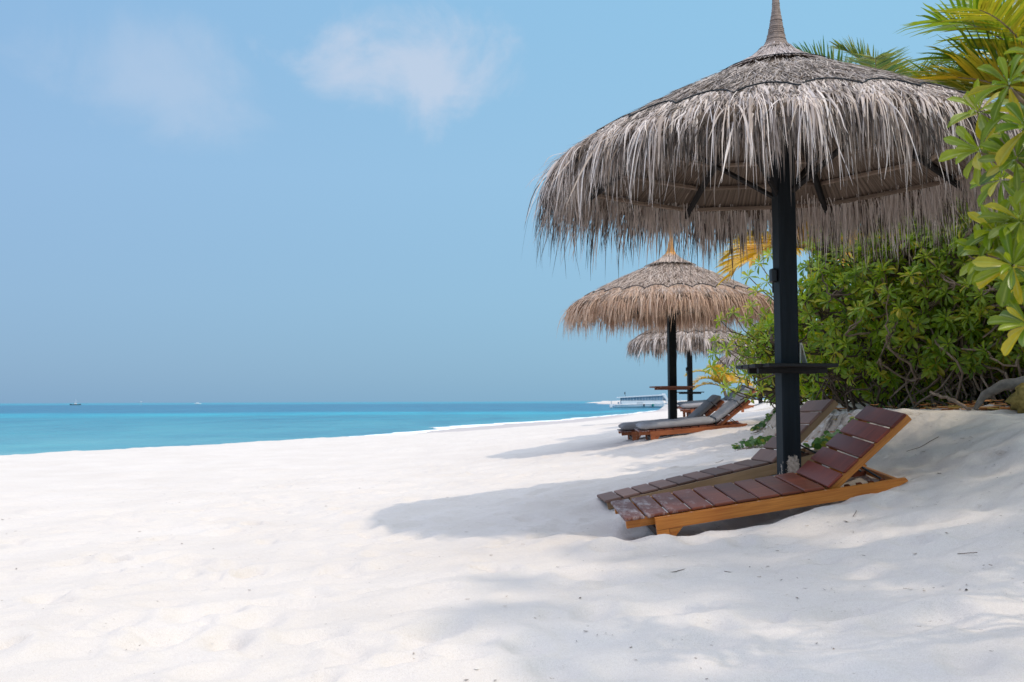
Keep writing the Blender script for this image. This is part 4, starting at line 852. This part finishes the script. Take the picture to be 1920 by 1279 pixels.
# palm whose fronds enter at the top right corner
palm((6.1, 9.7), (5.30, 9.5, EYE + 2.75), [(183, 72, 1.60, 1.30, -.15, .9, 1.15), (188, 32, 1.10, .55, .50, 2.0, 1.25), (176, 52, 1.2, .8, -.05, 1.4, 1.1), (150, 35, 2.0, 1.1, .2), (215, 55, 1.6, 1.0, .2, .9, 1.0), (120, 40, 2.2, 1.2, .1), (60, 35, 2.3, 1.2, .1), (10, 30, 2.3, 1.2, .1), (320, 35, 2.3, 1.2, .2), (275, 50, 1.9, 1.2, .1), (90, 70, 2.2, .8, 0)],
     'green and yellow fronds of the palm reaching over the thatch from the top right corner', 201, leaf=.78, ww=.040)
palm((7.9, 20), (7.45, 20, EYE + 5.35), [(a, e, 2.6, 1.1, y) for a, e, y in ((200, 45, .1), (160, 55, .1), (120, 40, .1), (70, 50, .1), (20, 40, .1), (340, 55, .1), (300, 40, .1), (250, 50, .1), (180, 75, 0), (0, 70, 0))],
     'distant palm showing only blue-green frond tips over the right of the roof', 202, m='leaf_palm_far', leaf=.8, ww=.04)
palm((9.0, 22), (8.75, 22, EYE + 6.1), [(a, e, 2.4, 1.0, y) for a, e, y in ((190, 30, .5), (150, 70, .1), (120, 40, .2), (60, 50, .1), (20, 40, .1), (330, 55, .1), (290, 30, .3), (240, 45, .3), (170, 82, .1), (210, 8, .7))],
     'distant palm with an upright blue-green frond, left of the big yellow fronds', 203, m='leaf_palm_far', leaf=.8, ww=.04)
palm((4.75, 14.6), (4.5, 14.4, EYE + 2.15), [(190, 18, 1.5, 1.2, .8), (165, 35, 1.4, 1.3, .6), (215, 20, 1.6, 1.1, .9), (240, 40, 1.6, 1.2, .85), (270, 10, 1.5, 1.1, .95), (320, 20, 1.7, 1.2, .9), (20, 30, 1.7, 1.2, .8), (90, 40, 1.7, 1.2, .8), (130, 30, 1.7, 1.2, .8), (180, 70, 1.4, .8, .3)],
     'low palm with bright yellow fronds seen under the fringe on both sides of the post', 204, leaf=.62, ww=.045)
palm((7.3, 33.5), (7.05, 33.3, EYE + .45), [(175, 25, 1.3, 1.5, .75), (150, 60, 1.5, 1.6, .5), (200, 45, 1.3, 1.6, .7), (60, 50, 1.3, 1.5, .6), (10, 30, 1.3, 1.4, .7), (270, 55, 1.4, 1.7, .9), (300, 40, 1.4, 1.5, .6), (235, 70, 1.3, 1.4, .7)],
     'small yellowing young palm beside the distant parasol, low against the sea', 205, leaf=.36, ww=.04, trunk_r=.06)
# palm to the right, out of the frame, that throws striped shade on the slope
palm((7.2, 4.9), (6.5, 5.0, 5.6), [(a, 35 + 15 * ((a // 36) % 2), 2.4, 1.2, .1, 1.0, 1.0) for a in range(20, 380, 60)],
     'palm to the right of the slope whose fronds cast striped shade on the sand', 206, leaf=.8, ww=.04)

# beach creepers at the foot of the bank
def creeper(pts, seed, label, n=90, leafR=.028):
    rg = np.random.default_rng(seed); x0, y0 = pts[0]; z0 = gz(x0, y0); root = empty('beach_creeper', (x0, y0, z0)); tag(root, label, 'creeping plant', 'round-leaved creepers on the bank')
    st = MB(); cs = []
    for j in range(6):
        a = rg.integers(0, len(pts)); bb = rg.integers(0, len(pts)); p = np.array(pts[a], float); q = np.array(pts[bb], float) + rg.normal(size=2) * .15
        line = []
        for k in range(9):
            f = k / 8; c = p * (1 - f) + q * f + rg.normal(size=2) * .03; zz = gz(c[0], c[1]) - z0 + .015 + .05 * math.sin(PI * f) * rg.random(); line.append((c[0] - x0, c[1] - y0, zz))
        st.tube(line, .004, 4)
        for k in range(n // 6):
            f = rg.random() * 7.99; i = int(f); l0, l1 = np.array(line[i]), np.array(line[i + 1]); cs.append(l0 + (l1 - l0) * (f - i) + rg.normal(size=3) * np.array([.02, .02, .01]) + np.array([0, 0, .02 + .05 * rg.random()]))
    st.build('stems', 'bark', root); cs = np.array(cs); k = len(cs); nrm = np.array([-.2, -.6, .7]) + rg.normal(size=(k, 3)) * .45; _, u, v = frame(nrm)
    a = np.linspace(0, 2 * PI, 9)[:-1]; R = leafR * rg.uniform(.6, 1.25, k); V = []; F = []
    for i in range(k):
        b0 = len(V); V.append(cs[i]); V += [cs[i] + (u[i] * math.cos(x) + v[i] * math.sin(x) * .85) * R[i] + nrm[i] * .12 * R[i] for x in a]; F += [(b0, b0 + 1 + j, b0 + 1 + (j + 1) % 8) for j in range(8)]
    mesh_np('leaves', np.array(V), np.array(F), 'leaf_vine', root, {'rnd': np.repeat(rg.random(k), 9), 'age': np.repeat((rg.random(k) < .1) * .7, 9)}, True)
creeper([(2.9, 12.2), (3.1, 12.8), (3.35, 13.1), (3.3, 12.3), (3.5, 12.7), (3.0, 12.0)], 301, 'low green creeper trailing onto the sand left of the black post', 200, .03)
creeper([(2.72, 9.2), (2.9, 9.35), (3.05, 9.5), (3.2, 9.55), (2.8, 9.1), (3.05, 9.2)], 302, 'round-leaved creeper climbing the bank between the two uncushioned loungers', 130, .032)
creeper([(3.7, 15.2), (3.9, 15.8), (4.2, 16.4), (3.75, 15.6), (3.95, 15.1)], 303, 'small creeper near the head of the pale grey cushioned lounger', 160, .03)

# leaf litter, twigs and specks on the sand
def scatter(n, xr, yr, size, m, name, label, seed, thin=.4, dist=None, kind='stuff', heap=0):
    rg = np.random.default_rng(seed); x = rg.uniform(*xr, n); y = yr[0] + (yr[1] - yr[0]) * rg.random(n) ** 1.3
    if dist is not None: k = dist(x, y, rg); x, y = x[k], y[k]
    n = len(x); z = terrain(x, y) + .004 + (heap * rg.random(n) ** 2 if heap else 0); a = rg.uniform(0, 2 * PI, n); s = size * rg.lognormal(0, .45, n); L = s; Wd = s * thin * rg.uniform(.5, 1.3, n)
    t = np.linspace(-1, 1, 4); G = np.zeros((n, 4, 3, 3)); bend = rg.normal(size=n) * .3
    for i, ti in enumerate(t):
        for j, sj in enumerate((-1, 0, 1)):
            wv = (1 - ti * ti) * .9 + .12; px = ti * L; py = sj * Wd * wv + bend * L * ti * ti
            G[:, i, j, 0] = x + px * np.cos(a) - py * np.sin(a); G[:, i, j, 1] = y + px * np.sin(a) + py * np.cos(a); G[:, i, j, 2] = z + (.35 * Wd * (1 - abs(sj)) + .22 * L * ti * ti * rg.random(n) * .7)
    V, F = grids(G); o = mesh_np(name, V, F, m, None, {'rnd': np.repeat(rg.random(n), 12), 'age': np.repeat((rg.random(n) < .12) * 1.0, 12)}, True); tag(o, label, name.replace('_', ' '), kind=kind); return o
scatter(1500, (-6, 4.5), (3.6, 16), .0055, 'debris', 'sand_debris', 'tiny dark twigs, seeds and shell bits scattered over the white sand', 401, .45)
scatter(900, (1.2, 4.2), (4, 9.5), .0062, 'debris', 'seed_litter', 'dark specks and seeds strewn on the shaded sand slope at the right', 402, .3)
scatter(4200, (2.9, 5.2), (7.6, 11.5), .036, 'litter', 'leaf_litter', 'orange and brown fallen leaves heaped along the foot of the hedge', 403, .45, dist=lambda x, y, rg: ((y < 9.9) | (rg.random(len(x)) < .12)) & (np.abs(x - (5.06 - (y - 7.9) * .60 + .25 * fbm(y * 2, y * 0, 2, 3))) < .42 * rg.random(len(x)) ** 1.5 + .05), heap=.07)
# thin twigs lying on the sand, each one separate
TW = [((1265, 1090), 5.6, .16), ((1605, 1035), 6.4, .10), ((1370, 1110), 5.5, .06), ((1735, 860), 7.8, .25), ((1820, 1210), 5.0, .08), ((1350, 857), 10.6, .14), ((1095, 1185), 4.6, .05)]
for i, ((px, py), Y, L) in enumerate(TW):
    p = unp(px, py, Y); rg = np.random.default_rng(500 + i); x, y = p[0], p[1]; a = rg.uniform(-.6, .9); zz = gz(x, y); b = MB(); ln = []
    for k in range(7):
        f = k / 6 - .5; xx = x + f * L * math.cos(a) + rg.normal() * L * .03; yy = y + f * L * math.sin(a) * 1.6 + L * .25 * f * f; ln.append((xx - x, yy - y, gz(xx, yy) - zz + .006))
    b.tube(ln, .0019, 4); o = b.build('twig', 'bark_dark'); o.location = (x, y, zz)
    tag(o, ['dark curved twig on the sand in front of the red lounger', 'short twig on the shaded sand below the lounger head', 'tiny bent twig near the curved one in the foreground', 'long wavy twig on the slope right of the red backrest', 'small straight twig on the sand close to the lower right corner', 'pale twig on the sand left of the black post', 'little stick on the sand ripples at the bottom middle'][i], 'twig', 'twigs lying on the sand')
# fallen grey branch, driftwood and a husk under the hedge
def limb(name, px, rads, m, label, cat):
    P = [Vector(unp(*p)) for p in px]; o0 = P[0].copy(); pts = []
    for i in range(len(P) - 1):
        for k in range(6):
            f = k / 6; pts.append(P[i].lerp(P[i + 1], f) - o0 + Vector((random.gauss(0, .004),) * 3))
    pts.append(P[-1] - o0); r = np.interp(np.linspace(0, 1, len(pts)), np.linspace(0, 1, len(rads)), rads); b = MB(); b.tube(pts, [float(x) * random.uniform(.92, 1.08) for x in r], 8); o = b.build(name, m, None, True); o.location = o0; tag(o, label, cat)
limb('fallen_branch', [(1828, 768, 8.6), (1845, 742, 8.6), (1880, 722, 8.5), (1960, 712, 8.4)], [.018, .035, .05, .055], 'bark_grey', 'thick grey branch arching out of the hedge at the right edge', 'branch')
limb('dead_stick', [(1820, 768, 8.8), (1790, 752, 9.0), (1745, 735, 9.3)], [.012, .018, .012], 'bark', 'pinkish dead stick leaning out of the hedge over the leaf litter', 'stick')
b = MB(); hz = gz(4.32, 8.35); V = []; F = []; rg = np.random.default_rng(9)
for i in range(9):
    for k in range(14):
        a = 2 * PI * k / 14; e = PI * i / 8 - PI / 2; q = 1 + .16 * rg.normal() * (abs(math.cos(e)) > .2) ; V.append((.17 * q * math.cos(e) * math.cos(a), .14 * q * math.cos(e) * math.sin(a), .13 * math.sin(e) * q + .09))
for i in range(8):
    for k in range(14): F.append((i * 14 + k, i * 14 + (k + 1) % 14, (i + 1) * 14 + (k + 1) % 14, (i + 1) * 14 + k))
b.add(V, F, .5); o = b.build('root_stump', 'husk', None, True); o.location = (4.28, 8.2, gz(4.28, 8.2)); tag(o, 'mossy yellow-brown root stump on the sand at the right edge, below the hedge', 'stump')
# low terracotta house glimpsed through the hedge
hz = gz(9, 17); root = empty('beach_house', (9.4, 17.6, hz)); tag(root, 'low terracotta house glimpsed through the stems of the hedge', 'house')
b = MB(); b.box((-2.2, -2, -.3), (2.6, 2, 2.3), .02); b.build('wall', 'wall_terracotta', root)
b = MB(); b.box((-1.8, -2.06, .0), (-1.0, -2.003, 1.9), .01); b.build('door', 'wood_dark', root)
b = MB(); b.box((.3, -2.06, .9), (1.5, -2.003, 1.7), .01); b.build('window', 'boat_glass', root)
b = MB(); b.add([(-3, -2.5, 2.28), (3, -2.5, 2.28), (3, 2.5, 2.28), (-3, 2.5, 2.28), (-1, 0, 3.5), (1, 0, 3.5)], [(0, 1, 5, 4), (1, 2, 5), (2, 3, 4, 5), (3, 0, 4), (3, 2, 1, 0)], .4); b.build('roof', 'thatch_brown', root)
